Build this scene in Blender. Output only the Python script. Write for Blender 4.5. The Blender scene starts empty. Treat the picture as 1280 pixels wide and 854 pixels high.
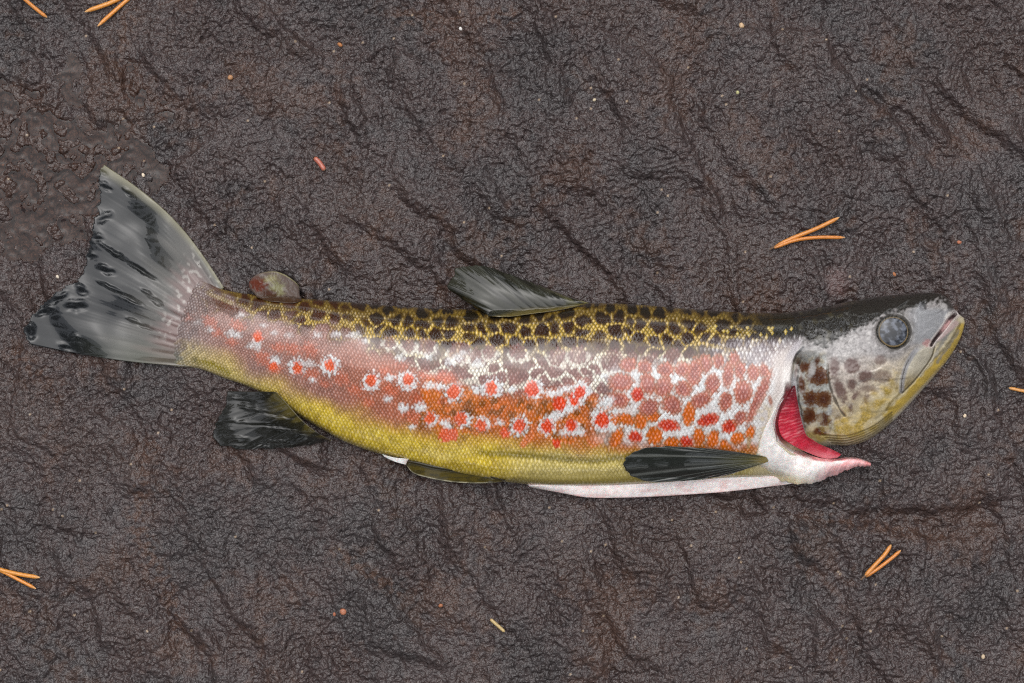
import bpy, math, random
import numpy as np
from mathutils import Vector

# ------------------------------------------------------------------ camera, sky, sun, exposure
scene = bpy.context.scene
C = scene.collection
S = 0.0004            # metres per photo pixel on the rock
H = 1.0               # camera height above the rock

cam = bpy.data.cameras.new('camera')
cam.sensor_width = 36.0
cam.lens = 36.0 * H / (1280 * S)
cam.clip_start = 0.02
cam.clip_end = 500
cam_o = bpy.data.objects.new('camera', cam)
cam_o.location = (0, 0, H)
C.objects.link(cam_o)
scene.camera = cam_o

SUN_EL, SUN_AZ = 66.0, -12.0     # soft bright part of the overcast sky; azimuth clockwise from +Y (top of picture)
world = bpy.data.worlds.new('World')
scene.world = world
world.use_nodes = True
wn = world.node_tree
wn.nodes.clear()
sky = wn.nodes.new('ShaderNodeTexSky')
sky.sky_type = 'NISHITA'
sky.sun_disc = False
sky.sun_elevation = math.radians(SUN_EL)
sky.sun_rotation = math.radians(SUN_AZ)
sky.air_density = 1.0
sky.dust_density = 1.5
hsv = wn.nodes.new('ShaderNodeHueSaturation')
hsv.inputs['Saturation'].default_value = 0.22
bg = wn.nodes.new('ShaderNodeBackground')
bg.inputs['Strength'].default_value = 0.15
wo = wn.nodes.new('ShaderNodeOutputWorld')
wn.links.new(sky.outputs['Color'], hsv.inputs['Color'])
wn.links.new(hsv.outputs['Color'], bg.inputs['Color'])
wn.links.new(bg.outputs['Background'], wo.inputs['Surface'])

sun = bpy.data.lights.new('sun', 'SUN')
sun.energy = 0.75
sun.angle = math.radians(78)
sun.color = (1.0, 0.97, 0.93)
sun_o = bpy.data.objects.new('sun', sun)
el, az = math.radians(SUN_EL), math.radians(SUN_AZ)
sdir = Vector((math.cos(el) * math.sin(az), math.cos(el) * math.cos(az), math.sin(el)))
sun_o.rotation_euler = sdir.to_track_quat('Z', 'Y').to_euler()
sun_o.location = sdir * 20
C.objects.link(sun_o)

scene.view_settings.view_transform = 'Standard'
scene.view_settings.look = 'None'
scene.view_settings.gamma = 1.0
scene.view_settings.use_curve_mapping = False
scene.view_settings.exposure = 1.2
scene.render.film_transparent = False
scene.cycles.use_denoising = False
scene.cycles.pixel_filter_type = 'BLACKMAN_HARRIS'
scene.cycles.filter_width = 1.2

# ------------------------------------------------------------------ numeric helpers
rng = np.random.default_rng(7)
random.seed(7)

def ss(a, b, x):
    t = np.clip((x - a) / (b - a), 0, 1)
    return t * t * (3 - 2 * t)

def to_world(px, py, z):
    """a point of the place that stands z metres above the rock and shows at this photo pixel"""
    k = S * (H - z) / H
    return (px - 640) * k, (427 - py) * k, z

def hash2(ix, iy, seed):
    h = (ix.astype(np.int64) * 374761393 + iy.astype(np.int64) * 668265263 + seed * 974711) & 0xFFFFFFFF
    h = ((h ^ (h >> 13)) * 1274126177) & 0xFFFFFFFF
    h = h ^ (h >> 16)
    return (h & 0xFFFFFF) / float(0xFFFFFF)

_ga = np.random.default_rng(11).uniform(0, 2 * np.pi, 1024)
_GX, _GY = np.cos(_ga), np.sin(_ga)
def vnoise(x, y, scale, seed=0):
    """smooth gradient noise, about 0..1 around 0.5"""
    x = np.asarray(x, float) / scale + seed * 3.17; y = np.asarray(y, float) / scale + seed * 1.31
    ix = np.floor(x); iy = np.floor(y)
    fx_ = x - ix; fy_ = y - iy
    ix = ix.astype(np.int64); iy = iy.astype(np.int64)
    def g(dx, dy):
        h_ = ((ix + dx) * 374761393 + (iy + dy) * 668265263 + seed * 974711) & 0xFFFFFFFF
        h_ = ((h_ ^ (h_ >> 13)) * 1274126177) & 0xFFFFFFFF
        k = (h_ ^ (h_ >> 16)) & 1023
        return _GX[k] * (fx_ - dx) + _GY[k] * (fy_ - dy)
    u = fx_ * fx_ * fx_ * (fx_ * (fx_ * 6 - 15) + 10); w = fy_ * fy_ * fy_ * (fy_ * (fy_ * 6 - 15) + 10)
    a = g(0, 0); a = a + (g(1, 0) - a) * u
    b = g(0, 1); b = b + (g(1, 1) - b) * u
    return np.clip(.5 + 1.0 * (a + (b - a) * w), 0, 1)

def worley(x, y, scale, seed=0, jit=0.85):
    """F1, F2 and the nearest cell's hash"""
    x = np.asarray(x) / scale; y = np.asarray(y) / scale
    ix = np.floor(x).astype(np.int64); iy = np.floor(y).astype(np.int64)
    f1 = np.full(x.shape, 9.0); f2 = np.full(x.shape, 9.0); idn = np.zeros(x.shape)
    for dx in (-1, 0, 1):
        for dy in (-1, 0, 1):
            cx = ix + dx; cy = iy + dy
            jx = cx + 0.5 + (hash2(cx, cy, seed) - 0.5) * jit
            jy = cy + 0.5 + (hash2(cx, cy, seed + 31) - 0.5) * jit
            d = np.hypot(x - jx, y - jy)
            near = d < f1
            f2 = np.where(near, f1, np.minimum(f2, d))
            idn = np.where(near, hash2(cx, cy, seed + 77), idn)
            f1 = np.where(near, d, f1)
    return f1, f2, idn

def catmull(pts, n):
    p = np.asarray(pts, float)
    m = len(p)
    e = np.vstack([2 * p[0] - p[1], p, 2 * p[-1] - p[-2]])
    t = np.linspace(0, m - 1, n)
    i = np.minimum(t.astype(int), m - 2)
    f = (t - i)[:, None]
    a, b, c, d = e[i], e[i + 1], e[i + 2], e[i + 3]
    return 0.5 * (2 * b + (c - a) * f + (2 * a - 5 * b + 4 * c - d) * f ** 2 + (3 * b - 3 * c + d - a) * f ** 3)

def by_length(pts, n):
    q = catmull(pts, 40 * len(pts))
    s = np.r_[0, np.cumsum(np.hypot(*np.diff(q[:, :2], axis=0).T))]
    t = np.linspace(0, s[-1], n)
    return np.stack([np.interp(t, s, q[:, k]) for k in range(q.shape[1])], 1)

def pdist(px, py, poly):
    """distance to a polyline, side (+ on its left when y points down), and place along it 0..1"""
    best = np.full(px.shape, 1e9); side = np.zeros(px.shape); along = np.zeros(px.shape)
    p = np.asarray(poly, float); n = len(p) - 1
    for i in range(n):
        ax, ay = p[i]; bx, by = p[i + 1]
        vx, vy = bx - ax, by - ay
        L2 = vx * vx + vy * vy + 1e-9
        t = np.clip(((px - ax) * vx + (py - ay) * vy) / L2, 0, 1)
        dx = px - (ax + t * vx); dy = py - (ay + t * vy)
        d = np.hypot(dx, dy)
        near = d < best
        best = np.where(near, d, best)
        side = np.where(near, np.sign(vx * dy - vy * dx), side)
        along = np.where(near, (i + t) / n, along)
    return best, side, along

def mixc(col, c, a):
    a = np.clip(a, 0, 1)[..., None]
    return col * (1 - a) + np.asarray(c, float) * a

# ------------------------------------------------------------------ mesh helpers
def quads_of(nu, nv, off=0, flip=False):
    i = np.arange(nu * nv).reshape(nu, nv) + off
    q = np.stack([i[:-1, :-1], i[1:, :-1], i[1:, 1:], i[:-1, 1:]], -1).reshape(-1, 4)
    return q[:, ::-1] if flip else q

def fast_mesh(name, verts, quads, col=None, attrs=None, smooth=True):
    me = bpy.data.meshes.new(name)
    v = np.ascontiguousarray(verts, dtype=np.float32)
    q = np.ascontiguousarray(quads, dtype=np.int32)
    me.vertices.add(len(v)); me.vertices.foreach_set('co', v.ravel())
    me.loops.add(q.size); me.loops.foreach_set('vertex_index', q.ravel())
    me.polygons.add(len(q))
    me.polygons.foreach_set('loop_start', np.arange(0, q.size, 4, dtype=np.int32))
    me.polygons.foreach_set('use_smooth', np.full(len(q), smooth, dtype=bool))
    me.update(calc_edges=True)
    if col is not None:
        a = me.color_attributes.new('pigment', 'FLOAT_COLOR', 'POINT')
        c4 = np.ones((len(v), 4), np.float32); c4[:, :3] = np.clip(col, 0, 1)
        a.data.foreach_set('color', c4.ravel())
    for k, arr in (attrs or {}).items():
        a = me.attributes.new(k, 'FLOAT', 'POINT')
        a.data.foreach_set('value', np.ascontiguousarray(arr, dtype=np.float32).ravel())
    return me

def link(name, me, mat=None, parent=None):
    o = bpy.data.objects.new(name, me)
    C.objects.link(o)
    if mat is not None:
        o.data.materials.append(mat)
    if parent is not None:
        o.parent = parent
        o.matrix_parent_inverse = parent.matrix_world.inverted()
    return o

def tag(o, label=None, cat=None, group=None, kind=None):
    if label: o['label'] = label
    if cat: o['category'] = cat
    if group: o['group'] = group
    if kind: o['kind'] = kind
    return o

def empty(name, loc):
    o = bpy.data.objects.new(name, None)
    o.location = loc
    o.empty_display_size = 0.01
    C.objects.link(o)
    o.matrix_world.translation = loc
    return o

def patch(name, A, B, nu, nv, fz, fthick, fcol, mat, parent, fattr=None, rag=0.0, warp=None):
    """closed thin solid lofted between two photo-pixel outlines A and B (u along them, v across)"""
    a = by_length(A, nu); b = by_length(B, nu)
    v = np.linspace(0, 1, nv)
    u = np.linspace(0, 1, nu)
    U, V = np.meshgrid(u, v, indexing='ij')
    if rag:
        k_ = np.arange(nu); t_ = np.clip(np.minimum(k_, nu - 1 - k_) / 8, 0, 1)
        j_ = rag * t_ * (2.2 * np.minimum(vnoise(k_, k_ * 0, 7, 5) - .5, .1) + 1.3 * (vnoise(k_, k_ * 0 + 9, 2.6, 6) - .5))
        d_ = b - a; d_ /= np.linalg.norm(d_, axis=1)[:, None] + 1e-9
        b = b + d_ * j_[:, None]
    PX = a[:, None, 0] * (1 - V) + b[:, None, 0] * V
    PY = a[:, None, 1] * (1 - V) + b[:, None, 1] * V
    if warp is not None:
        wx_, wy_ = warp(U, V); PX = PX + wx_; PY = PY + wy_
    z = fz(U, V, PX, PY)
    th = np.maximum(fthick(U, V, PX, PY), 1e-5)
    X, Y, Z = to_world(PX, PY, z)
    top = np.stack([X, Y, Z], -1).reshape(-1, 3)
    bot = np.stack([X, Y, Z - th], -1).reshape(-1, 3)
    n = nu * nv
    area = np.sum(PX[:-1, :-1] * (PY[1:, :-1] - PY[:-1, 1:]))
    d1 = np.array([PX[1, nv // 2] - PX[0, nv // 2], -(PY[1, nv // 2] - PY[0, nv // 2])])
    d2 = np.array([PX[nu // 2, 1] - PX[nu // 2, 0], -(PY[nu // 2, 1] - PY[nu // 2, 0])])
    flip = (d1[0] * d2[1] - d1[1] * d2[0]) < 0
    i = np.arange(n).reshape(nu, nv)
    ring = np.concatenate([i[:-1, 0], i[-1, :-1], i[:0:-1, -1], i[0, :0:-1]])
    r2 = np.roll(ring, -1)
    wall = np.stack([ring, ring + n, r2 + n, r2], -1)
    if flip: wall = wall[:, ::-1]
    q = np.vstack([quads_of(nu, nv, 0, flip), quads_of(nu, nv, n, not flip), wall])
    col = fcol(U, V, PX, PY).reshape(-1, 3)
    col = np.vstack([col, col])
    at = None
    if fattr:
        at = {k: np.r_[f.ravel(), f.ravel()] for k, f in fattr(U, V, PX, PY).items()}
    return link(name, fast_mesh(name, np.vstack([top, bot]), q, col, at), mat, parent)

# ------------------------------------------------------------------ material helpers
class NT:
    def __init__(self, name):
        self.m = bpy.data.materials.new(name)
        self.m.use_nodes = True
        self.t = self.m.node_tree
        self.b = self.t.nodes['Principled BSDF']
    def n(self, typ, **kw):
        nd = self.t.nodes.new(typ)
        for k, v in kw.items():
            if k in nd.inputs: nd.inputs[k].default_value = v
            else: setattr(nd, k, v)
        return nd
    def l(self, a, b): self.t.links.new(a, b)
    def attr(self, name):
        nd = self.t.nodes.new('ShaderNodeAttribute'); nd.attribute_name = name
        return nd
    def noise(self, scale, detail=3, rough=0.55):
        tc = self.n('ShaderNodeTexCoord')
        nz = self.n('ShaderNodeTexNoise'); nz.inputs['Scale'].default_value = scale
        nz.inputs['Detail'].default_value = detail; nz.inputs['Roughness'].default_value = rough
        self.l(tc.outputs['Object'], nz.inputs['Vector'])
        return nz.outputs['Fac']
    def ramp(self, src, lo, hi, a=0.0, b=1.0):
        mr = self.n('ShaderNodeMapRange'); mr.inputs['From Min'].default_value = lo; mr.inputs['From Max'].default_value = hi
        mr.inputs['To Min'].default_value = a; mr.inputs['To Max'].default_value = b
        self.l(src, mr.inputs['Value'])
        return mr.outputs['Result']
    def bump(self, src, dist, strength=1.0, nrm=None):
        bp = self.n('ShaderNodeBump'); bp.inputs['Distance'].default_value = dist; bp.inputs['Strength'].default_value = strength
        self.l(src, bp.inputs['Height'])
        if nrm is not None: self.l(nrm, bp.inputs['Normal'])
        return bp.outputs['Normal']
    def times(self, colsrc, facsrc):
        mx = self.n('ShaderNodeMix', data_type='RGBA', blend_type='MULTIPLY')
        mx.inputs['Factor'].default_value = 1.0
        self.l(colsrc, mx.inputs[6]); self.l(facsrc, mx.inputs[7])
        return mx.outputs[2]

# wet rock
R = NT('wet_rock')
pig = R.attr('pigment').outputs['Color']
wet = R.attr('wet').outputs['Fac']
g1 = R.noise(520, 2, 0.5)
def furrow(scale, w):
    f = R.noise(scale, 1.5, .5)
    m = R.n('ShaderNodeMath', operation='SUBTRACT'); R.l(f, m.inputs[0]); m.inputs[1].default_value = .5
    m2 = R.n('ShaderNodeMath', operation='ABSOLUTE'); R.l(m.outputs[0], m2.inputs[0])
    return R.ramp(m2.outputs[0], 0, w, 0, 1)
R.l(R.times(pig, R.ramp(R.noise(900, 3, .6), 0.25, 0.75, 0.7, 1.3)), R.b.inputs['Base Color'])
R.l(R.ramp(R.noise(260, 3), 0.3, 0.7, 0.10, 0.25), R.b.inputs['Roughness'])
R.b.inputs['Specular IOR Level'].default_value = 0.50
calm = R.ramp(wet, 0, 1, 1.0, 0.75)
def rbump(src, dist, nrm=None):
    bp = R.n('ShaderNodeBump'); bp.inputs['Distance'].default_value = dist
    R.l(calm, bp.inputs['Strength']); R.l(src, bp.inputs['Height'])
    if nrm is not None: R.l(nrm, bp.inputs['Normal'])
    return bp.outputs['Normal']
nb = rbump(furrow(340, .3), 0.00006)
nb = rbump(R.noise(1000, 2), 0.0006, nb)
nb = rbump(g1, 0.0013, nb)
R.l(nb, R.b.inputs['Normal'])

# wet fish skin : scaled skin below, a smooth film of slime above
F = NT('trout_skin')
pig = F.attr('pigment').outputs['Color']
sc = F.attr('scale_relief').outputs['Fac']
F.l(pig, F.b.inputs['Base Color'])
F.b.inputs['Roughness'].default_value = 0.42
F.b.inputs['Specular IOR Level'].default_value = 0.10
F.b.inputs['Subsurface Weight'].default_value = 0.0
F.l(F.bump(sc, 0.00035, 0.9), F.b.inputs['Normal'])
F.b.inputs['Coat Weight'].default_value = 1.0
F.b.inputs['Coat Roughness'].default_value = 0.035
F.b.inputs['Coat IOR'].default_value = 1.5
F.l(F.bump(sc, 0.00005, 0.5), F.b.inputs['Coat Normal'])

# wet fin membrane
N_ = NT('fin_membrane')
pig = N_.attr('pigment').outputs['Color']
N_.l(pig, N_.b.inputs['Base Color'])
N_.b.inputs['Roughness'].default_value = 0.22
N_.b.inputs['Specular IOR Level'].default_value = 0.1
N_.b.inputs['Coat Weight'].default_value = 1.0
N_.b.inputs['Coat Roughness'].default_value = 0.03
N_.b.inputs['Coat IOR'].default_value = 1.38
N_.l(N_.bump(N_.noise(700, 2), 0.0001, 0.5), N_.b.inputs['Normal'])

# wet flesh
L_ = NT('wet_flesh')
L_.l(L_.times(L_.attr('pigment').outputs['Color'], L_.ramp(L_.noise(420, 4), 0.3, 0.7, 0.85, 1.1)), L_.b.inputs['Base Color'])
L_.b.inputs['Roughness'].default_value = 0.3
L_.b.inputs['Subsurface Weight'].default_value = 0.25
L_.b.inputs['Subsurface Radius'].default_value = (1.0, 0.35, 0.25)
L_.b.inputs['Subsurface Scale'].default_value = 0.002
L_.b.inputs['Coat Weight'].default_value = 0.5
L_.b.inputs['Coat Roughness'].default_value = 0.1
L_.l(L_.bump(L_.noise(900, 3), 0.0003, 0.5), L_.b.inputs['Normal'])

def simple(name, col, rough=0.5, nscale=800, lo=0.7, hi=1.25, coat=0.0, bump=0.0):
    T = NT(name)
    rgb = T.n('ShaderNodeRGB'); rgb.outputs[0].default_value = (*col, 1)
    f = T.noise(nscale, 3)
    T.l(T.times(rgb.outputs[0], T.ramp(f, 0.3, 0.7, lo, hi)), T.b.inputs['Base Color'])
    T.b.inputs['Roughness'].default_value = rough
    T.b.inputs['Coat Weight'].default_value = coat
    T.b.inputs['Coat Roughness'].default_value = 0.06
    if bump: T.l(T.bump(f, bump), T.b.inputs['Normal'])
    return T.m

# ------------------------------------------------------------------ the rock
STEP = 1.3
fx = np.arange(-90, 1371, STEP); fy = np.arange(-90, 945, STEP)
grow = np.cumsum(1.3 * 1.22 ** np.arange(1, 52))
gx = np.r_[fx[0] - grow[::-1], fx, fx[-1] + grow]
gy = np.r_[fy[0] - grow[::-1], fy, fy[-1] + grow]
GX, GY = np.meshgrid(gx, gy, indexing='ij')

def rock_fields(x, y):
    # flow of the bedding: stretched down to the right
    ca, sa = math.cos(math.radians(58)), math.sin(math.radians(58))
    wx = x + 26 * (vnoise(x, y, 70, 1) - .5) + 5 * (vnoise(x, y, 24, 2) - .5)
    wy = y + 26 * (vnoise(x, y, 70, 3) - .5) + 5 * (vnoise(x, y, 24, 4) - .5)
    al = wx * ca + wy * sa; ac = -wx * sa + wy * ca
    low = vnoise(x, y, 260, 5) + .5 * vnoise(x, y, 120, 6) - .75
    def crease(n, w):                      # flat tops parted by narrow furrows
        return 1 - np.exp(-np.abs(n - .5) / w)
    bed = crease(vnoise(al / 3.0, ac, 52, 7), .16)
    bed2 = crease(vnoise(al / 2.2, ac, 26, 8), .14)
    b1 = crease(vnoise(wx, wy, 17, 9), .12)
    b2 = crease(vnoise(al / 1.5, ac, 10, 10), .12)
    b3 = crease(vnoise(wx, wy, 6, 11), .14)
    roll = vnoise(x, y, 13, 12) - .5
    amp = .52 + .75 * vnoise(x, y, 110, 13)
    ph = (ac + 120 * (vnoise(x, y, 190, 14) - .5) + 12 * (vnoise(x, y, 44, 15) - .5) + 2.5 * (vnoise(x, y, 12, 16) - .5)) / 84
    fr_ = ph - np.floor(ph)
    ledge = np.where(fr_ < .72, fr_ / .72, (1 - fr_) / .28)
    ledge = ledge * ledge * (3 - 2 * ledge)
    ledge = ledge * ss(.36, .62, vnoise(al / 2.4, ac, 60, 17) + .06)
    grn = vnoise(x + 3 * roll, y, 5.2, 18) - .5
    h = 3.2 * low + 3.0 * (vnoise(al / 2.6, ac, 48, 7) - .5) + 1.5 * (vnoise(al / 2, ac, 25, 8) - .5) + 3.4 * ledge + amp * (0.16 * b1 + 0.06 * b2 + 0.9 * roll + 1.0 * (vnoise(wx, wy, 8.5, 20) - .5) + 1.25 * grn + .8 * (vnoise(x, y, 3.4, 19) - .5))
    return h, low, bed, bed2, b1, b2

SCARPS = [  # polyline, step in mm (left side of travel lower), groove mm, groove width px
    ([(900, 28), (960, 33), (1030, 45), (1048, 78), (1090, 122), (1132, 168), (1150, 215)], 2.2, 1.2, 4),
    ([(1140, 120), (1168, 150), (1215, 205), (1255, 275), (1285, 320)], 2.0, 1.2, 4),
    ([(765, 45), (815, 70), (842, 105), (846, 150), (870, 200)], 1.5, .9, 4),
    ([(425, 70), (440, 105), (456, 150), (459, 185), (480, 215), (500, 245)], 1.4, 1.3, 4),
    ([(455, 70), (475, 110), (482, 160), (495, 200)], .8, 1.0, 3),
    ([(330, 50), (420, 62), (450, 40), (500, 15)], .6, .9, 4),
    ([(470, 600), (500, 640), (528, 690), (540, 745)], 1.6, 1.5, 5),
    ([(425, 690), (470, 720), (505, 770), (560, 830), (590, 870)], 1.4, 1.3, 5),
    ([(600, 705), (618, 760), (650, 800)], .7, .8, 3),
    ([(740, 700), (752, 750), (750, 815)], .8, 1.0, 4),
    ([(215, 205), (262, 165), (285, 118), (330, 70), (400, 40)], .9, 1.1, 3.5),
    ([(190, 230), (240, 188), (275, 165), (330, 130)], .6, .8, 3),
    ([(150, -20), (135, 40), (128, 90), (150, 150), (165, 215)], -1.0, .8, 5),
    ([(60, 490), (130, 520), (170, 545), (205, 610), (245, 660), (250, 720)], 1.2, 1.1, 5),
    ([(205, 720), (212, 790), (225, 860)], 1.2, .9, 4),
    ([(60, 740), (80, 790), (60, 860)], 1.0, .9, 4),
    ([(860, 628), (930, 636), (1010, 650), (1090, 655), (1130, 668), (1190, 672), (1240, 660), (1290, 640)], 2.4, 1.6, 4),
    ([(840, 612), (920, 622), (1000, 628), (1080, 640), (1150, 640), (1220, 632), (1290, 600)], -1.6, 1.0, 4),
    ([(900, 610), (930, 640), (960, 690), (1000, 740), (1060, 800), (1100, 860)], .9, .9, 4),
    ([(1120, 700), (1160, 760), (1170, 860)], .9, .8, 4),
    ([(470, 622), (560, 628), (660, 622), (760, 632), (840, 634), (930, 640)], .7, 1.5, 5),
    ([(940, 130), (1000, 190), (1040, 230), (1075, 300), (1080, 340)], .9, .9, 4),
    ([(640, 60), (700, 110), (735, 160), (740, 230), (760, 300)], .8, .7, 4),
    ([(1175, 380), (1230, 440), (1250, 520), (1280, 560)], .8, .8, 4),
    ([(290, 230), (330, 280), (350, 320), (420, 350)], .6, .8, 4),
]

h, low, bed, bed2, b1, b2 = rock_fields(GX, GY)
inner = (GX > -95) & (GX < 1375) & (GY > -95) & (GY < 950)
crack = np.zeros_like(h)
wobx = 12 * (vnoise(GX, GY, 34, 21) - .5) + 2.5 * (vnoise(GX, GY, 9, 22) - .5)
woby = 12 * (vnoise(GX, GY, 34, 23) - .5) + 2.5 * (vnoise(GX, GY, 9, 24) - .5)
for poly, step, groove, gw in SCARPS:
    p = np.array(poly, float)
    sel = (GX > p[:, 0].min() - 90) & (GX < p[:, 0].max() + 90) & (GY > p[:, 1].min() - 90) & (GY < p[:, 1].max() + 90) & inner
    x = GX[sel] + wobx[sel]; y = GY[sel] + woby[sel]
    d, sd, al = pdist(x, y, by_length(poly, 26))
    env = ss(0, .16, al) * ss(1, .84, al)
    brk = 0.35 + 0.65 * ss(.3, .6, vnoise(x, y, 38, 25))
    h[sel] += env * (step * 1.25 * sd * np.tanh(d / 7) * np.exp(-(d / 45) ** 2)) * 1.0
    g = env * brk * np.exp(-(d / gw) ** 2)
    h[sel] -= groove * .45 * g
    crack[sel] = np.maximum(crack[sel], g)
# reddish knob behind the neck, the hollow that holds the water, a flat bed under the fish
kn = np.exp(-(((GX - 1046) / 15) ** 2 + ((GY - 354) / 19) ** 2) ** 2)
h = h * (1 - .6 * kn) + 3.6 * kn
PUD = ss(1.2, .6, np.hypot((GX - 58) / 118, (GY - 205) / 112) + 1.1 * (vnoise(GX, GY, 70, 41) - .5) + .5 * (vnoise(GX, GY, 22, 42) - .5))
lump = ss(.48, .60, vnoise(GX, GY, 21, 43)) * 1.0 + .6 * ss(.52, .66, vnoise(GX, GY, 10, 44)) + .35 * (vnoise(GX, GY, 5, 47) - .5)
h = h * (1 - .6 * PUD) + PUD * (-1.9 + 1.7 * lump + 1.2 * (vnoise(GX, GY, 45, 45) - .5) + .12 * b2)
bedfish, _, _ = pdist(GX, GY, [(150, 400), (400, 440), (700, 500), (1000, 490), (1150, 430)])
flat = ss(150, 60, bedfish)
h -= flat * .8 * (3.2 * low)
tailflat = ss(150, 60, np.hypot(GX - 130, (GY - 350) * .9)) * (1 - .7 * PUD)
h -= tailflat * .55 * (3.2 * low + 1.5 * (bed - .4) + .9 * (bed2 - .4))
far = np.maximum(np.maximum(-90 - GX, GX - 1370), np.maximum(-90 - GY, GY - 945)).clip(0)
h = h * np.exp(-far / 900.0) + 40 * np.minimum(far / 6000.0, 1) * (vnoise(GX, GY, 2600, 51) - .62) * 2
hm = (h - h[inner].mean()) * 0.001

# pigment of the stone
tone = vnoise(GX, GY, 150, 61) * .5 + vnoise(GX, GY, 50, 62) * .3 + vnoise(GX, GY, 17, 60) * .2
fine = vnoise(GX, GY, 6, 63) * .6 + vnoise(GX, GY, 3, 64) * .4
col = np.zeros(GX.shape + (3,)); col[:] = (0.047, 0.0322, 0.0300)
col = mixc(col, (0.035, 0.0290, 0.0285), ss(.45, .75, tone) * .8)
col = mixc(col, (0.049, 0.031, 0.026), ss(.5, .25, tone) * .7)
rust = ss(.62, .85, vnoise(GX, GY, 90, 65) * .7 + .4 * vnoise(GX, GY, 14, 66)) * .6
rib = np.zeros_like(h)
for poly, w in (([(165, 20), (145, 70), (150, 110), (165, 160), (150, 200)], 22), ([(205, 720), (215, 760), (222, 800)], 20), ([(420, 690), (500, 740)], 16),
                ([(190, 560), (170, 650), (195, 720)], 26), ([(500, 20), (570, 25), (640, 20)], 24), ([(1010, 645), (1180, 672)], 14), ([(20, 440), (60, 480)], 22)):
    d, _, _ = pdist(GX, GY, poly); rib = np.maximum(rib, ss(w, 0, d))
col = mixc(col, (0.085, 0.040, 0.022), np.maximum(rust, rib * ss(.35, .65, vnoise(GX, GY, 9, 67))) * .5)
col = mixc(col, (0.09, 0.05, 0.045), kn * .8)
col = mixc(col, (0.045, 0.021, 0.013), PUD * .7)
col = mixc(col, (0.030, 0.013, 0.006), crack * .12)  # grooves darker in the colour: wet stone plus painted shade
col *= (0.6 + .8 * fine)[..., None]
fleck = (hash2(np.round(GX / 2.6).astype(np.int64), np.round(GY / 2.6).astype(np.int64), 5) > .9992) & inner
col[fleck] = (.30, .22, .15)
X = (GX - 640) * S; Y = (427 - GY) * S
rock_me = fast_mesh('rock', np.stack([X, Y, hm], -1).reshape(-1, 3), quads_of(len(gx), len(gy), 0, True), col.reshape(-1, 3), {'wet': PUD.ravel()})
rock = link('rock', rock_me, R.m)
tag(rock, 'dark wet brown rock slab the trout lies on', kind='structure')

# smoothed upper envelope of the rock for things that lie on it
ix0 = np.searchsorted(gx, fx[0]); iy0 = np.searchsorted(gy, fy[0])
HF = hm[ix0:ix0 + len(fx), iy0:iy0 + len(fy)]
def rock_at(px, py):
    a = np.clip((np.asarray(px, float) - fx[0]) / STEP, 0, len(fx) - 2); b = np.clip((np.asarray(py, float) - fy[0]) / STEP, 0, len(fy) - 2)
    i = a.astype(int); j = b.astype(int); f = a - i; g = b - j
    return (HF[i, j] * (1 - f) + HF[i + 1, j] * f) * (1 - g) + (HF[i, j + 1] * (1 - f) + HF[i + 1, j + 1] * f) * g
def box_blur(a, r):
    for ax in (0, 1):
        p = np.pad(a, [(r, r) if k == ax else (0, 0) for k in (0, 1)], mode='edge')
        c = np.cumsum(p, axis=ax)
        c = np.insert(c, 0, 0, axis=ax)
        n = a.shape[ax]
        a = (np.take(c, np.arange(2 * r + 1, 2 * r + 1 + n), axis=ax) - np.take(c, np.arange(n), axis=ax)) / (2 * r + 1)
    return a
mx = HF.copy()
for k in range(5):
    mx = np.maximum.reduce([mx, np.roll(mx, 1, 0), np.roll(mx, -1, 0), np.roll(mx, 1, 1), np.roll(mx, -1, 1)])
ENV = box_blur(box_blur(mx, 7), 7)
def env_at(px, py):
    i = np.clip(((np.asarray(px, float) - fx[0]) / STEP), 0, len(fx) - 2); j = np.clip(((np.asarray(py, float) - fy[0]) / STEP), 0, len(fy) - 2)
    a = i.astype(int); b = j.astype(int); f = i - a; g = j - b
    return (ENV[a, b] * (1 - f) + ENV[a + 1, b] * f) * (1 - g) + (ENV[a, b + 1] * (1 - f) + ENV[a + 1, b + 1] * f) * g

# thin water standing in the hollow, upper left
sub = (slice(0, int(260 / STEP) + 70), slice(0, int(360 / STEP) + 70))
wxg, wyg = np.meshgrid(fx[::2][:150], fy[::2][:180], indexing='ij')
rk = HF[::2, ::2][:150, :180]
pm = PUD[ix0:ix0 + len(fx), iy0:iy0 + len(fy)][::2, ::2][:150, :180]
LEVEL = float(np.percentile(rk[pm > .7], 55))
wz = LEVEL + 0.0005 * (vnoise(wxg, wyg, 22, 46) - .5) + np.maximum(0, .00045 - .3 * np.abs(rk - LEVEL)) * (rk > LEVEL - .0012)
okc = (pm > .12) & (rk < LEVEL + .0006)
q = quads_of(150, 180, 0, True)
okq = okc.ravel()[q].any(axis=1)
q = q[okq]
used, inv = np.unique(q, return_inverse=True)
wv = np.stack([(wxg - 640) * S, (427 - wyg) * S, wz], -1).reshape(-1, 3)[used]
WM = NT('standing_water')
WM.t.nodes.remove(WM.b)
tr = WM.n('ShaderNodeBsdfTransparent'); tr.inputs['Color'].default_value = (.62, .44, .35, 1)
gl = WM.n('ShaderNodeBsdfGlossy'); gl.inputs['Roughness'].default_value = 0.04
fr = WM.n('ShaderNodeFresnel'); fr.inputs['IOR'].default_value = 1.36
mxs = WM.n('ShaderNodeMixShader')
WM.l(fr.outputs[0], mxs.inputs[0]); WM.l(tr.outputs[0], mxs.inputs[1]); WM.l(gl.outputs[0], mxs.inputs[2])
WM.l(mxs.outputs[0], WM.t.nodes['Material Output'].inputs['Surface'])
water = link('water', fast_mesh('water', wv, inv.reshape(-1, 4)), WM.m)
tag(water, 'thin film of standing water in the pitted rock above the tail fin', kind='structure')

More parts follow.
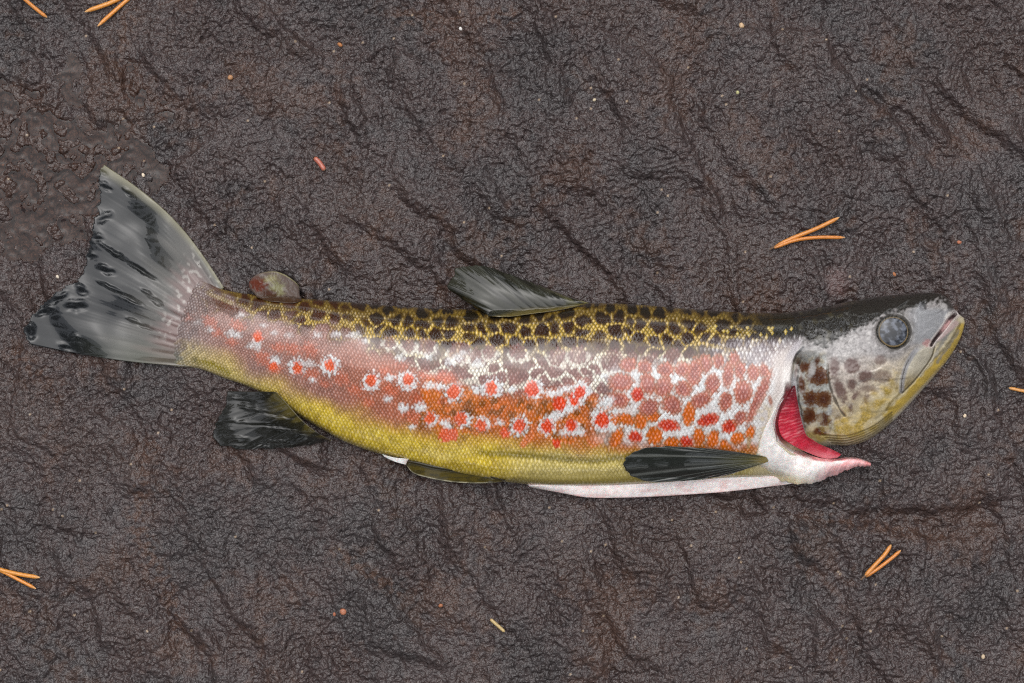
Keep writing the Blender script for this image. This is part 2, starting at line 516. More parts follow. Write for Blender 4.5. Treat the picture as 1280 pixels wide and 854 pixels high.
# ------------------------------------------------------------------ dark conifers that ring the rock (mirrored in the wet skin)
tv, tq = [], []
def tri_quad(a, b, c, d):
    n = len(tv); tv.extend([a, b, c, d]); tq.append((n, n + 1, n + 2, n + 3))
trng = random.Random(3)
NT_TREES = 30
for k in range(NT_TREES):
    ang = 2 * math.pi * (k + trng.uniform(-.25, .25)) / NT_TREES
    dist = trng.uniform(4.6, 6.4)
    el_t = trng.uniform(44, 52) + 17 * max(0, -math.sin(ang)) ** .8     # made taller on the photographer's side to block sky and shape the light
    top = dist * math.tan(math.radians(el_t))
    bx, by = dist * math.cos(ang), dist * math.sin(ang)
    rad = trng.uniform(.85, 1.15)
    for s in range(7):
        a0, a1 = 2 * math.pi * s / 7, 2 * math.pi * (s + 1) / 7
        tri_quad((bx + .12 * math.cos(a0), by + .12 * math.sin(a0), -.3), (bx + .12 * math.cos(a1), by + .12 * math.sin(a1), -.3),
                 (bx + .01 * math.cos(a1), by + .01 * math.sin(a1), top), (bx + .01 * math.cos(a0), by + .01 * math.sin(a0), top))
    zz = .5
    while zz < top - .1:
        f = 1 - zz / top
        Lb = rad * (.12 + f ** .8) 
        for j in range(9):
            a = trng.uniform(0, 2 * math.pi)
            L = Lb * trng.uniform(.7, 1.15)
            w = .16 + .22 * L
            dx, dy = math.cos(a), math.sin(a)
            z0 = zz + trng.uniform(-.1, .1)
            for tseg in range(3):
                r0, r1 = L * tseg / 3, L * (tseg + 1) / 3
                w0 = w * (1 - tseg / 3.3) * .6; w1 = w * (1 - (tseg + 1) / 3.3) * .6
                d0, d1 = -.25 * r0 ** 1.3, -.25 * r1 ** 1.3
                tri_quad((bx + dx * r0 - dy * w0, by + dy * r0 + dx * w0, z0 + d0 - .12 * w0), (bx + dx * r0 + dy * w0, by + dy * r0 - dx * w0, z0 + d0 - .12 * w0),
                         (bx + dx * r1 + dy * w1, by + dy * r1 - dx * w1, z0 + d1 - .2 * w1), (bx + dx * r1 - dy * w1, by + dy * r1 + dx * w1, z0 + d1 - .2 * w1))
        zz += .2 + .1 * f
forest = link('forest', fast_mesh('forest', np.array(tv), np.array(tq), smooth=False), simple('conifer_needles', (0.028, 0.04, 0.02), .6, 6, .6, 1.4))
tag(forest, 'dark conifer wood standing round the rock slab', kind='stuff')

# ------------------------------------------------------------------ the trout
TROUT = empty('trout', (0.0, -0.02, 0.0))
tag(TROUT, 'large spotted brown trout lying on its side on the wet rock', 'fish')

ST = [((236, 338), (196, 452), .07), ((256, 351), (218, 458), .34), ((276, 361), (248, 461), .62), ((300, 366), (278, 472), .76), ((340, 371), (322, 489), .88),
      ((390, 374), (380, 524), .96), ((440, 378), (435, 554), 1), ((500, 383), (500, 575), 1), ((560, 386), (560, 591), 1), ((620, 387), (620, 601), 1),
      ((680, 384), (680, 607), 1), ((740, 379), (740, 608), 1), ((800, 381), (800, 606), 1), ((860, 386), (860, 602), 1), ((920, 390), (915, 598), 1),
      ((960, 391), (955, 597), 1), ((990, 390), (985, 592), 1), ((1015, 386), (1008, 572), 1.03), ((1041, 381), (1035, 558), 1.06), ((1066, 376), (1062, 557), 1.07),
      ((1095, 371), (1087, 549), 1.08), ((1125, 368), (1115, 528), 1.1), ((1150, 366), (1142, 500), 1.15), ((1168, 366), (1165, 474), 1.2),
      ((1181, 370), (1186, 448), 1.25), ((1188, 377), (1200, 424), 1.3), ((1191, 383), (1206, 404), 1.0), ((1193, 388), (1205, 398), .3)]
NU, NV, NB = 1300, 330, 14
raw = np.array([(a[0], a[1], b[0], b[1], k) for a, b, k in ST], float)
dense = catmull(raw, 4000)
mid = np.stack([(dense[:, 0] + dense[:, 2]) / 2, (dense[:, 1] + dense[:, 3]) / 2], 1)
arc = np.r_[0, np.cumsum(np.hypot(*np.diff(mid, axis=0).T))]
tt = np.linspace(0, arc[-1], NU)
stn = np.stack([np.interp(tt, arc, dense[:, k]) for k in range(5)], 1)
Wd = np.hypot(stn[:, 2] - stn[:, 0], stn[:, 3] - stn[:, 1])
def smooth1(a, r):
    k = np.exp(-np.linspace(-2, 2, 2 * r + 1) ** 2); k /= k.sum()
    return np.convolve(np.pad(a, r, mode='edge'), k, mode='valid')
Ws = smooth1(Wd, 24); Kz = smooth1(stn[:, 4], 18)
Ws = np.minimum(Ws, Wd * 1.15)
# cross-section from its tilt, back edge (0) to belly edge (1)
sa_ = np.linspace(0, 1, 2001)
ctl = np.array([(0, 88), (.04, 76), (.10, 58), (.18, 38), (.26, 23.5), (.33, 12), (.39, 4), (.44, -3), (.49, -12), (.55, -21), (.68, -27), (.80, -33), (.90, -48), (.97, -72), (1, -86)])
tilt = smooth1(np.interp(sa_, ctl[:, 0], ctl[:, 1]), 90) * math.pi / 180
cx = np.r_[0, np.cumsum(np.cos(tilt[:-1]))]; cz = np.r_[0, np.cumsum(np.sin(tilt[:-1]))]
cz /= cx[-1]; cx /= cx[-1]
ssamp = np.linspace(0, 1, NV)
VV = np.interp(ssamp, sa_, cx); ZZ = np.interp(ssamp, sa_, cz)
PX = stn[:, None, 0] * (1 - VV) + stn[:, None, 2] * VV
PY = stn[:, None, 1] * (1 - VV) + stn[:, None, 3] * VV
base_d = 0.11 * Ws * Kz * S
zsil = base_d + 0.0006 + env_at(mid[:, 0].mean(), mid[:, 1].mean()) * 0
ZT = zsil[:, None] + ZZ[None, :] * (Ws * Kz)[:, None] * S
Vg = np.broadcast_to(VV, PX.shape); Ug = np.broadcast_to((tt / tt[-1])[:, None], PX.shape)
Dg = Vg * Wd[:, None]

# scale lattice
per = 5.0 * np.clip(Wd / 225, .3, 1) ** .42
sprime = np.r_[0, np.cumsum((tt[1] - tt[0]) / per[:-1])]
A1 = np.broadcast_to(sprime[:, None], PX.shape)
A2 = (Vg - .42) * (Wd / per)[:, None] * 1.12
warp = 1.1 * (vnoise(PX, PY, 34, 71) - .5) + .35 * (vnoise(PX, PY, 9, 72) - .5)
p1 = A1 + A2 * .5 + warp; p2 = A1 - A2 * .5 - warp
c1 = np.floor(p1); c2 = np.floor(p2)
f1 = p1 - c1 - .5; f2 = p2 - c2 - .5
rr = np.maximum(np.abs(f1), np.abs(f2)) * 2
dome = 1 - rr ** 2.2
lead = f1 + f2                                  # toward the head (+) / free edge (-)
sh1 = hash2(c1.astype(np.int64), c2.astype(np.int64), 3)
# snap colour lookups towards scale centres (photo pixel offsets)
perb = per[:, None]
ds = -(f1 + f2) * .5 * perb * 1.0; dw = -(f1 - f2) * perb / 1.12
axx = (stn[:, 2] - stn[:, 0]) / Wd; axy = (stn[:, 3] - stn[:, 1]) / Wd
snap = .38
XS = PX + snap * (ds * axy[:, None] + dw * axx[:, None])
YS = PY + snap * (-ds * axx[:, None] + dw * axy[:, None])

def ell(x, y, cx_, cy_, rx, ry, ang=0.0, soft=1.6, rag=0.0, seed=0):
    ca, sa = math.cos(math.radians(ang)), math.sin(math.radians(ang))
    dx, dy = x - cx_, y - cy_
    e = np.hypot((dx * ca + dy * sa) / rx, (-dx * sa + dy * ca) / ry)
    if rag: e = e + rag * (vnoise(x, y, 3.4, 80 + seed) - .5) * 2
    m = min(rx, ry)
    return ss(1 + soft / m, 1 - soft / m, e)

def dab(col, x, y, c, amt, cx_, cy_, rx, ry, ang=0.0, soft=1.6, rag=0.0, seed=0, lo=None, hi=None):
    Rm_ = max(rx, ry) * (1 + rag) + soft * 2 + 8
    rows = np.where((hi > cx_ - Rm_) & (lo < cx_ + Rm_))[0]
    if not len(rows): return
    s_ = slice(rows[0], rows[-1] + 1)
    m = ell(x[s_], y[s_], cx_, cy_, rx, ry, ang, soft, rag, seed)
    col[s_] = mixc(col[s_], c, m * (amt if np.isscalar(amt) else amt[s_]))
XLO = np.minimum(stn[:, 0], stn[:, 2]); XHI = np.maximum(stn[:, 0], stn[:, 2])

# operculum edge and the cleithrum behind it
EDGE = [(985, 380), (1004, 424), (996, 440), (991, 455), (989, 475), (990, 500), (995, 522), (1001, 545), (1004, 562), (1004, 620)]
ey = np.array(EDGE)
xE = np.interp(PY, ey[:, 1], ey[:, 0])
CLE = [(1010, 424), (1000, 433), (988, 452), (983, 475), (981, 492), (973, 508), (967, 530), (972, 552), (990, 566), (1004, 572)]

def body_colour():
    x, y = XS, YS
    v = np.clip(Vg + (y - PY) / Wd[:, None], 0, 1); d = v * Wd[:, None]
    n1 = vnoise(x, y, 34, 101); n2 = vnoise(x, y, 11, 102); n3 = vnoise(x, y, 5.5, 103)
    col = np.zeros(PX.shape + (3,))
    # ground colour of the flank
    tailw = ss(430, 230, x)
    col[:] = (0.30, 0.115, 0.075)
    col = mixc(col, (0.25, 0.165, 0.145), ss(520, 300, x))
    midy = np.interp(x, [230, 260, 400, 500, 640, 760, 900, 980], [385, 392, 440, 468, 480, 482, 470, 470])
    red = ss(-34, 4, y - midy)
    col = mixc(col, (0.44, 0.125, 0.055), red * (.55 + .45 * n1) * (.35 + .65 * ss(400, 560, x)) * ss(215, 300, x))
    sat = ss(520, 570, x) * ss(482, 505, y + 14 * (n1 - .5))
    col = mixc(col, (0.44, 0.10, 0.004), sat * (.55 + .4 * n2))
    yel = np.interp(x, [190, 230, 340, 440, 520, 640, 760, 900, 980], [418, 426, 482, 520, 545, 552, 568, 580, 585])
    wy_ = ss(-20, 16, y - yel + 16 * (n1 - .5))
    ycol = mixc(np.broadcast_to(np.array([.62, .44, .032]), PX.shape + (3,)), (.54, .41, .085), ss(600, 700, x))
    ycol = mixc(ycol, (.27, .165, .008), ss(.5, .8, n2) * .35)
    ycol = mixc(ycol, (.40, .33, .17), tailw * .75)
    col = col * (1 - wy_[..., None]) + ycol * wy_[..., None]
    # pale belly slope with olive folds
    bel = ss(560, 585, y) * ss(610, 680, x)
    col = mixc(col, (.54, .43, .13), bel)
    for poly, w in (([(600, 566), (680, 572), (740, 577), (790, 570)], 6), ([(640, 600), (720, 602), (800, 598)], 6)):
        dd, _, _ = pdist(x, y, by_length(poly, 12)); col = mixc(col, (.21, .155, .012), ss(w, 1, dd) * .7)
    col = mixc(col, (.16, .13, .05), ss(.955, 1.0, v) * .8)
    # salmon smears, broken by single scales
    for (sx, sy, r) in ((347, 434, 7), (366, 436, 8), (387, 437, 9), (389, 468, 9), (406, 480, 6), (426, 473, 9), (445, 488, 8), (460, 503, 6), (483, 464, 7), (489, 488, 9),
                        (342, 458, 7), (516, 522, 9), (545, 495, 12), (524, 500, 9), (487, 486, 6), (298, 407, 8), (322, 422, 6), (330, 448, 10), (343, 460, 8), (271, 415, 6), (289, 427, 6),
                        (233, 397, 8), (262, 402, 8), (540, 465, 14), (560, 470, 12), (500, 455, 8), (590, 470, 10), (640, 470, 12), (700, 472, 12), (740, 470, 12), (310, 385, 0.1)):
        if r < 1: continue
        dab(col, x, y, (.58, .12, .05), .45 if sx < 520 else .65, sx, sy, r * 1.1, r * .8, 20, 3, .5, int(sx), XLO, XHI)
    for k in range(150):
        bx_ = 530 + 250 * hash2(np.array([k]), np.array([3]), 7)[0]; by_ = np.interp(bx_, [530, 640, 780], [506, 510, 520]) + 58 * (hash2(np.array([k]), np.array([5]), 7)[0] - .42)
        r_ = 3 + 4.5 * hash2(np.array([k]), np.array([9]), 7)[0]
        cc_ = ((.60, .13, .012), (.52, .12, .005), (.24, .075, .006), (.56, .15, .02))[k % 4]
        dab(col, x, y, cc_, .8, bx_, by_, r_ * 1.5, r_, (k * 37) % 180, 2.6, .5, k % 60, XLO, XHI)
    # brown-olive edges inside the orange field
    bro = ss(.55, .75, n2) * sat * ss(560, 530, y)
    col = mixc(col, (.17, .055, .004), bro * .8)
    # net of gold lines with dark cells over the back
    lim = np.interp(x, [190, 235, 280, 360, 440, 500, 560, 640, 760, 900, 985], [12, 16, 20, 30, 40, 72, 88, 102, 112, 90, 50])
    wb = ss(14, -14, d - lim + 30 * (n1 - .5))
    fcell = np.interp(x, [230, 480, 560, 1000], [.8, .9, 1.05, .95])
    q1, q2, qi = worley(x + 6 * (n2 - .5), (y - .06 * x) * 1.12 + 6 * (vnoise(x, y, 11, 104) - .5), 18.5, 12, .80)
    qm = (q2 - q1) - .75 * np.clip(q1 - .38, 0, 1)
    lw_ = .145 + .035 * ss(40, 60, d)
    line = ss(1.1, .15, qm * (1 + .5 * (n3 - .5)) / lw_)
    keep = np.where(d > 46, ss(.34, .50, vnoise(x, y, 26, 105)) * ss(-.12, .30, hash2(np.floor(x / 14).astype(np.int64), np.floor(y / 14).astype(np.int64), 9)), 1) * np.where(d < 20, .35 + .4 * n2, 1)
    depth = ss(18, 84, d)
    cellc = mixc(np.broadcast_to(np.array([.030, .011, .0035]), PX.shape + (3,)), (.165, .057, .042), ss(40, 84, d))
    cellc = mixc(cellc, (.013, .009, .004), ss(26, 8, d))
    cellc = mixc(cellc, (.055, .015, .003), ss(480, 400, x) * .75)
    col = col * (1 - wb[..., None]) + cellc * wb[..., None]
    ring_in = ss(.42, .14, qm)
    col = mixc(col, (.11, .062, .008), wb * ring_in * .75 * ss(90, 40, d))
    gold = mixc(np.broadcast_to(np.array([.34, .22, .028]), PX.shape + (3,)), (.56, .50, .40), ss(44, 76, d))
    gold = mixc(gold, (.20, .13, .02), ss(24, 8, d))
    dot = .35 + 1.1 * np.clip(dome, 0, 1)
    a = (wb * line * keep * ss(985, 925, x + 40 * (n2 - .5)))
    col = col * (1 - np.clip(a, 0, 1)[..., None]) + gold * dot[..., None] * np.clip(a, 0, 1)[..., None]
    # cups of pale scales hanging from the net
    for (cx_, cy_, r) in ((648, 441, 12), (697, 446, 13), (722, 444, 13), (766, 452, 16), (575, 440, 15), (596, 446, 12), (533, 433, 12), (840, 446, 12), (790, 450, 11), (612, 440, 10), (812, 455, 14), (487, 428, 9), (511, 432, 10)):
        e = np.hypot(x - cx_, y - cy_) + 5 * (n3 - .5)
        rim = ss(3.2, 1.0, np.abs(e - r)) * ss(-6, 3, y - cy_) 
        col = mixc(col, (.16, .055, .042), ss(r, r - 3, e) * .75)
        col = mixc(col, (.54, .49, .40), rim * .8)
    # black nape
    nape = ss(880, 985, x) * ss(48, 26, d + 14 * (n2 - .5)) + ss(960, 1000, x) * ss(52, 40, d)
    col = mixc(col, (.016, .013, .007), nape * .94)
    gs = (sh1 > .86) & (x > 880) & (x < 992) & (d > 18) & (d < 48)
    col[gs] = mixc(col, (.42, .30, .05), np.full(PX.shape, .75))[gs]
    # silvery shoulder, the glints of its scales painted in pale
    silv = ss(860, 940, x) * ss(26, 44, d) * ss(100, 66, d)
    col = mixc(col, (.30, .25, .26), silv * .75)
    gs = silv * ss(.35, .8, sh1) 
    col = mixc(col, (.62, .60, .58), gs * .7 * np.clip(dome, 0, 1))
    # white net on the shoulder and behind the gills, red cells
    wn_ = ss(735, 800, x + 26 * (n1 - .5)) * ss(448, 468, y + 12 * (n2 - .5)) * ss(562, 548, y + 8 * (n2 - .5)) * ss(985, 966, x)
    net = np.zeros(PX.shape)
    cells = [(785, 456, 9, 8, 0, 0), (806, 459, 8, 8, 0, 0), (832, 462, 9, 8, 0, 0), (853, 462, 8, 8, 0, 0), (882, 455, 7, 10, 0, 0), (898, 452, 6, 8, 0, 0), (918, 450, 6, 8, 0, 0), (797, 493, 7, 8, 0, 1), (854, 486, 9.5, 9, 0, 0), (891, 480, 8, 11, 10, 0), (836, 532, 12, 6.5, 5, 1), (794, 546, 8, 6, 0, 1), (885, 525, 12, 6.5, -18, 1), (858, 552, 8, 6, 10, 1),
             (907, 502, 7, 11, 10, 0), (912, 533, 9, 7.5, -30, 1), (818, 545, 9, 10, -20, 2), (840, 553, 9, 6, 0, 2), (874, 546, 7, 10, -10, 2), (891, 549, 6.5, 10, 10, 2), (801, 526, 8, 10, 15, 2),
             (816, 520, 8, 7, 0, 2), (782, 524, 11, 6, 20, 2), (840, 506, 12, 10, 40, 0), (811, 509, 12, 9, -30, 0), (861, 518, 7, 14, 10, 2), (876, 500, 12, 8, -30, 0), (829, 484, 10, 12, 40, 0),
             (929, 490, 10, 14, 8, 0), (949, 497, 5.5, 32, 24, 0), (922, 548, 8, 7, -35, 2), (910, 469, 6, 13, 5, 0), (942, 466, 7, 9, 0, 0), (905, 555, 4, 5, 0, 2), (772, 500, 14, 8, 10, 0),
             (770, 548, 7, 12, 30, 2), (868, 466, 8, 16, 10, 0), (925, 463, 6, 10, 0, 0), (955, 463, 5, 7, 0, 0), (776, 478, 14, 10, 0, 0), (810, 480, 9, 12, -20, 0), (925, 522, 6, 9, 30, 0), (768, 524, 6, 9, 0, 2), (938, 541, 5, 8, 20, 2)]
    white = np.array([.66, .68, .67])
    col = mixc(col, white, wn_ * (.86 + .2 * (sh1 - .5)))
    cw = ss(740, 775, x)
    for (cx_, cy_, rx, ry, an, kd) in cells:
        c = ((.42, .125, .075), (.62, .055, .012), (.58, .115, .004))[kd]
        rx *= 1.23; ry *= 1.23
        dab(col, x, y, (.22, .10, .01) if kd == 2 else (.33, .12, .05), .85 * cw, cx_, cy_, rx, ry, an, 2.0, .22, int(cx_) % 50, XLO, XHI)
        dab(col, x, y, c, cw, cx_, cy_, rx * .84, ry * .84, an, 2.0, .22, int(cx_) % 50, XLO, XHI)
        if kd < 2: dab(col, x, y, ((.34, .11, .09), (.42, .016, .006))[kd], .75, cx_, cy_, rx * .55, ry * .55, an, 2.5, .3, int(cy_) % 50, XLO, XHI)
    # loose white scales
    for (wx_, wy2, r) in ((397, 419, 5), (420, 418, 5), (443, 419, 7), (457, 426, 4), (343, 416, 4), (361, 419, 4), (504, 510, 7), (525, 509, 8), (536, 482, 6), (549, 483, 6), (596, 488, 7), (563, 453, 7),
                          (572, 447, 6), (580, 441, 4), (596, 455, 8), (536, 446, 6), (501, 447, 7), (487, 473, 6), (485, 499, 5), (515, 534, 4), (290, 417, 7), (297, 419, 5), (263, 412, 5), (247, 403, 5), (228, 404, 3),
                          (313, 432, 5), (321, 434, 6), (343, 449, 7), (330, 407, 4), (300, 394, 5), (387, 455, 7), (390, 475, 4), (690, 492, 7), (700, 490, 6), (708, 486, 6), (706, 512, 7), (698, 518, 8), (712, 511, 6),
                          (735, 490, 5), (690, 523, 6), (664, 515, 0.1), (625, 528, 5), (556, 528, 6), (560, 535, 5), (640, 487, 5), (756, 505, 9), (762, 500, 6), (745, 516, 7), (770, 515, 6), (765, 535, 6), (725, 540, 6), (705, 541, 6), (755, 470, 4), (231, 378, 5), (222, 370, 3), (241, 383, 3)):
        if r < 1: continue
        dab(col, x, y, white, .5 if wy2 < 460 else .88, wx_, wy2, r * .95, r * .68, 0, 2.6, .6, int(wx_) % 60, XLO, XHI)
    # red spots with ragged white haloes : x, y, red radius, halo radius, halo shift
    for (sx, sy, rc, rh, ox, oy) in ((372, 460, 5.5, 12, -1, -1), (412, 457, 5.5, 13.5, 0, 0), (464, 476, 6, 13, 0, 2), (510, 474, 6, 14, 0, 2), (567, 490, 7, 14, 0, 1), (614, 485, 6.5, 14.5, 1, 0), (537, 523, 5.5, 10, 2, 1),
                                     (576, 523, 6.5, 11, 4, 2), (601, 532, 6, 10.5, 3, -2), (665, 486, 7.5, 13.5, 3, 1), (649, 532, 6.5, 14, 0, 1), (684, 533, 6.5, 13, 0, 0), (753, 526, 7.5, 14.5, 0, 1), (718, 499, 6, 12.5, 2, 2),
                                     (725, 490, 6, 12.5, 2, -2), (714, 532, 6, 11, 2, 4), (322, 421, 5, 7, 0, 4), (342, 458, 4.5, 6, 3, -5), (631, 541, 5, 0, 0, 0), (696, 554, 4.5, 0, 0, 0), (699, 505, 7, 0, 0, 0), (557, 544, 7, 0, 0, 0), (566, 543, 6, 0, 0, 0)):
        rc *= 1.16; rh *= .90
        if rh:
            dab(col, x, y, white, .82, sx + ox, sy + oy, rh * .92, rh * .96, sx * 7 % 90, 2.6, .46, int(sx) % 60, XLO, XHI)
        deep = ss(590, 700, sx)
        dab(col, x, y, (.68, .10 - .045 * deep, .028 - .018 * deep), 1.0, sx, sy, rc, rc * 1.1, 0, 1.8, .25, int(sy) % 60, XLO, XHI)
    dd, _, _ = pdist(x, y, [(669, 533), (664, 543), (654, 556)]); col = mixc(col, (.60, .15, .04), ss(5.5, 2.5, dd) * .9)
    # tail root: dark streaks, greyed skin
    for poly, w, c in (([(233, 356), (262, 371), (291, 390)], 7, (.085, .022, .006)), ([(240, 334), (250, 350)], 5, (.085, .024, .008)), ([(214, 342), (222, 352)], 4, (.12, .06, .05)), ([(264, 350), (270, 360)], 4, (.075, .02, .006)), ([(220, 415), (228, 428), (233, 437)], 3, (.16, .11, .02)),
                       ([(243, 450), (262, 455), (285, 466)], 4, (.25, .19, .01))):
        dd, _, _ = pdist(x, y, poly); col = mixc(col, c, ss(w + 2, w - 3, dd + 5 * (n3 - .5)) * .9)
    dd, _, _ = pdist(x, y, [(258, 366), (275, 373), (290, 379)]); col = mixc(col, (.30, .22, .08), ss(4, 1, dd) * .6)
    fade = ss(46, 8, (tt)[:, None] + 26 * (n2 - .5) + 20 * (n3 - .5))
    col = mixc(col, (.20, .155, .14), ss(70, 10, tt)[:, None] * .5 + 0 * x)
    tb = mixc(np.broadcast_to(np.array([.165, .118, .108]), PX.shape + (3,)), (.11, .11, .085), ss(.7, .95, v))
    col = col * (1 - fade[..., None]) + tb * fade[..., None]
    return col

col = body_colour()
# fine variation from scale to scale and shading between scales painted into the colour
onbody = ss(3, -6, PX - xE)
scal_amt = ss(0.01, 0.09, Vg) * onbody * ss(200, 235, PX)
scal_amt *= 1 - .6 * ss(600, 660, PX) * ss(585, 600, PY)
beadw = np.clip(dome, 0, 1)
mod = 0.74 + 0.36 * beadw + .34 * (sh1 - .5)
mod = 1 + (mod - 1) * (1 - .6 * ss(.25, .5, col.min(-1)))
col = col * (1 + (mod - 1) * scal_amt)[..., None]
# a pale highlight near each scale's free edge, painted into the colour
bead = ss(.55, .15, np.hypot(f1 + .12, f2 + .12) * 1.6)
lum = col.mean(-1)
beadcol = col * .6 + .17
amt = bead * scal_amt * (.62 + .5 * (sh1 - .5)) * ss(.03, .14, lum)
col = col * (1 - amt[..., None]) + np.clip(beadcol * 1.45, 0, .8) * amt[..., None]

# ---- head
hx, hy = PX, PY
head = ss(-1.2, 1.2, hx - xE)
sel = PX[:, 0] > 900
iu = np.where(sel)[0]
sl = slice(iu[0], iu[-1] + 1)
x = PX[sl]; y = PY[sl]; v = Vg[sl]
n1 = vnoise(x, y, 26, 201); n2 = vnoise(x, y, 9, 202); n3 = vnoise(x, y, 4, 203)
hc = np.zeros(x.shape + (3,)); hc[:] = (.38, .33, .285)
hc = mixc(hc, (.23, .215, .21), ss(462, 440, y + 10 * (n1 - .5)) * .9)
yl = np.interp(x, [990, 1030, 1070, 1110, 1150, 1190], [538, 520, 500, 470, 455, 430])
hc = mixc(hc, (.50, .42, .30), ss(-34, 6, y - yl + 14 * (n1 - .5)) * .85)
hc = mixc(hc, (.40, .27, .045), ss(-4, 26, y - yl + 20 * (n2 - .5)) * .9)
# gill cover plate, cooler
gc = ss(1040, 1034, x - .12 * (y - 480)) * ss(432, 450, y)
hc = mixc(hc, (.31, .31, .285), gc)
hc = mixc(hc, (.34, .27, .10), gc * ss(525, 545, y))
hc = mixc(hc, (.30, .22, .10), gc * ss(.55, .75, n2) * .4)
hc = hc * (1 + .5 * (vnoise(x, y, 2.6, 208) - .5) + .35 * (vnoise(x, y, 6, 209) - .5))[..., None]
# brown spots on the plate
for (cx_, cy_, rx, ry, an) in ((1006, 459, 8, 5.5, -10), (1023, 470, 13, 11, 15), (1002, 481, 4, 10, -8), (1014, 498, 9.5, 8.5, 0), (1030, 499, 10, 9.5, 0), (1012, 520, 8, 9, 0), (1030, 524, 8.5, 7, 20), (1026, 539, 10, 4.5, 0), (1021, 452, 3, 5, 30), (1003, 535, 3, 6, 0), (996, 462, 2.5, 12, 10)):
    rx *= 1.12; ry *= 1.12
    m = ell(x, y, cx_, cy_, rx, ry, an, 2.2, .22, int(cx_) % 40)
    c_ = ell(x, y, cx_, cy_, rx * .6, ry * .6, an, 3, .2, 3)
    hc = mixc(hc, (.100, .038, .010), m * .97); hc = mixc(hc, (.050, .012, .005), c_ * .8)
hc = mixc(hc, (.36, .35, .34), ell(x, y, 1015, 463, 4, 9, 20, 2.5, .3, 4) * .9)
# mauve-brown spots of the cheek
for (cx_, cy_, rx, ry, an) in ((1065, 457, 10, 9.5, 0), (1082, 471, 9.5, 8, 0), (1051, 489, 6.5, 16, -22), (1065, 481, 5.5, 7.5, 0), (1071, 496, 6, 8, 20), (1084, 498, 5.5, 6, 0), (1067, 510, 7, 6, 0), (1043, 459, 6, 12, 0), (1103, 471, 11, 8, 0), (1045, 517, 6, 7, 0), (1085, 486, 10, 5, 0), (1100, 450, 7, 6, 0)):
    f = .9 if cx_ < 1083 else .65
    hc = mixc(hc, (.105, .058, .048), ell(x, y, cx_, cy_, rx, ry, an, 2.6, .16, int(cx_) % 40) * f)
# black crown, ragged lower edge
cr = np.interp(x, [980, 1005, 1020, 1032, 1050, 1075, 1095, 1110, 1130, 1150, 1163, 1178, 1195], [420, 424, 431, 435, 423, 410, 402, 394, 389, 386, 378, 375, 385])
crown = ss(4, -5, y - cr + 9 * (n3 - .5) + 5 * (n2 - .5))
hc = mixc(hc, (.011, .009, .006), crown * .98)
hc = mixc(hc, (.05, .042, .02), crown * ss(.6, .8, n2) * .5 * ss(1090, 1040, x))
hc = mixc(hc, (.27, .19, .03), ss(.48, .75, vnoise(x, y, 8, 205)) * ss(-4, 20, y - yl) * .45)
hc = mixc(hc, (.60, .52, .36), ss(.45, .8, vnoise(x, y, 14, 206)) * ss(-20, 6, y - yl) * .5)
# snout: grey lilac, dark tip
hc = mixc(hc, (.22, .22, .225), ss(1128, 1150, x) * ss(382, 390, y) * ss(436, 424, y) * .9)
hc = mixc(hc, (.025, .022, .018), ell(x, y, 1191, 379, 8, 9, 0, 3, .2, 7) * .9)
hc = mixc(hc, (.42, .40, .38), ell(x, y, 1180, 384, 5, 3.5, 50, 2, .2, 8) * .7)
# lower jaw: yellow with grey streaks and a pale rim
jw = np.array([(1207, 402), (1197, 425), (1182, 447), (1160, 473), (1140, 497), (1112, 522), (1090, 545)])
dj, _, aj = pdist(x, y, by_length([(1204, 410), (1195, 428), (1180, 448), (1160, 470), (1138, 494), (1110, 520)], 20))
hc = mixc(hc, (.52, .44, .27), ss(22, 10, dj + 8 * (n2 - .5)) * .8)
hc = mixc(hc, (.46, .31, .04), ss(9, 4, dj + 5 * (n2 - .5)) * .9)
hc = mixc(hc, (.50, .45, .36), ss(.93, .985, v) * ss(1190, 1150, x) * .7)
for poly in ([(1193, 408), (1180, 425), (1168, 446)], [(1198, 414), (1186, 432), (1172, 452)], [(1189, 411), (1176, 424)]):
    dd, _, _ = pdist(x, y, by_length(poly, 10)); hc = mixc(hc, (.20, .19, .17), ss(3.2, .8, dd + 2 * (n3 - .5)) * .7)
for poly, w_, c_, a_ in (([(1200, 404), (1192, 420), (1178, 438), (1164, 452), (1150, 470)], 2.2, (.10, .08, .04), .6), ([(1127, 490), (1116, 500), (1108, 512)], 2.4, (.16, .11, .02), .7), ([(1140, 440), (1130, 452), (1122, 470), (1121, 486)], 3.0, (.20, .17, .13), .4), ([(1172, 440), (1160, 455), (1148, 470)], 2.6, (.55, .50, .40), .6)):
    dd, _, _ = pdist(x, y, by_length(poly, 12)); hc = mixc(hc, c_, ss(w_, .5, dd + 1.6 * (n3 - .5)) * a_)  # dark fold lines and a pale highlight along the jaw, painted in
dd, _, _ = pdist(x, y, by_length([(1195, 404), (1184, 413), (1172, 423)], 10)); hc = mixc(hc, (.50, .36, .34), ss(5, 2, dd) * .8)
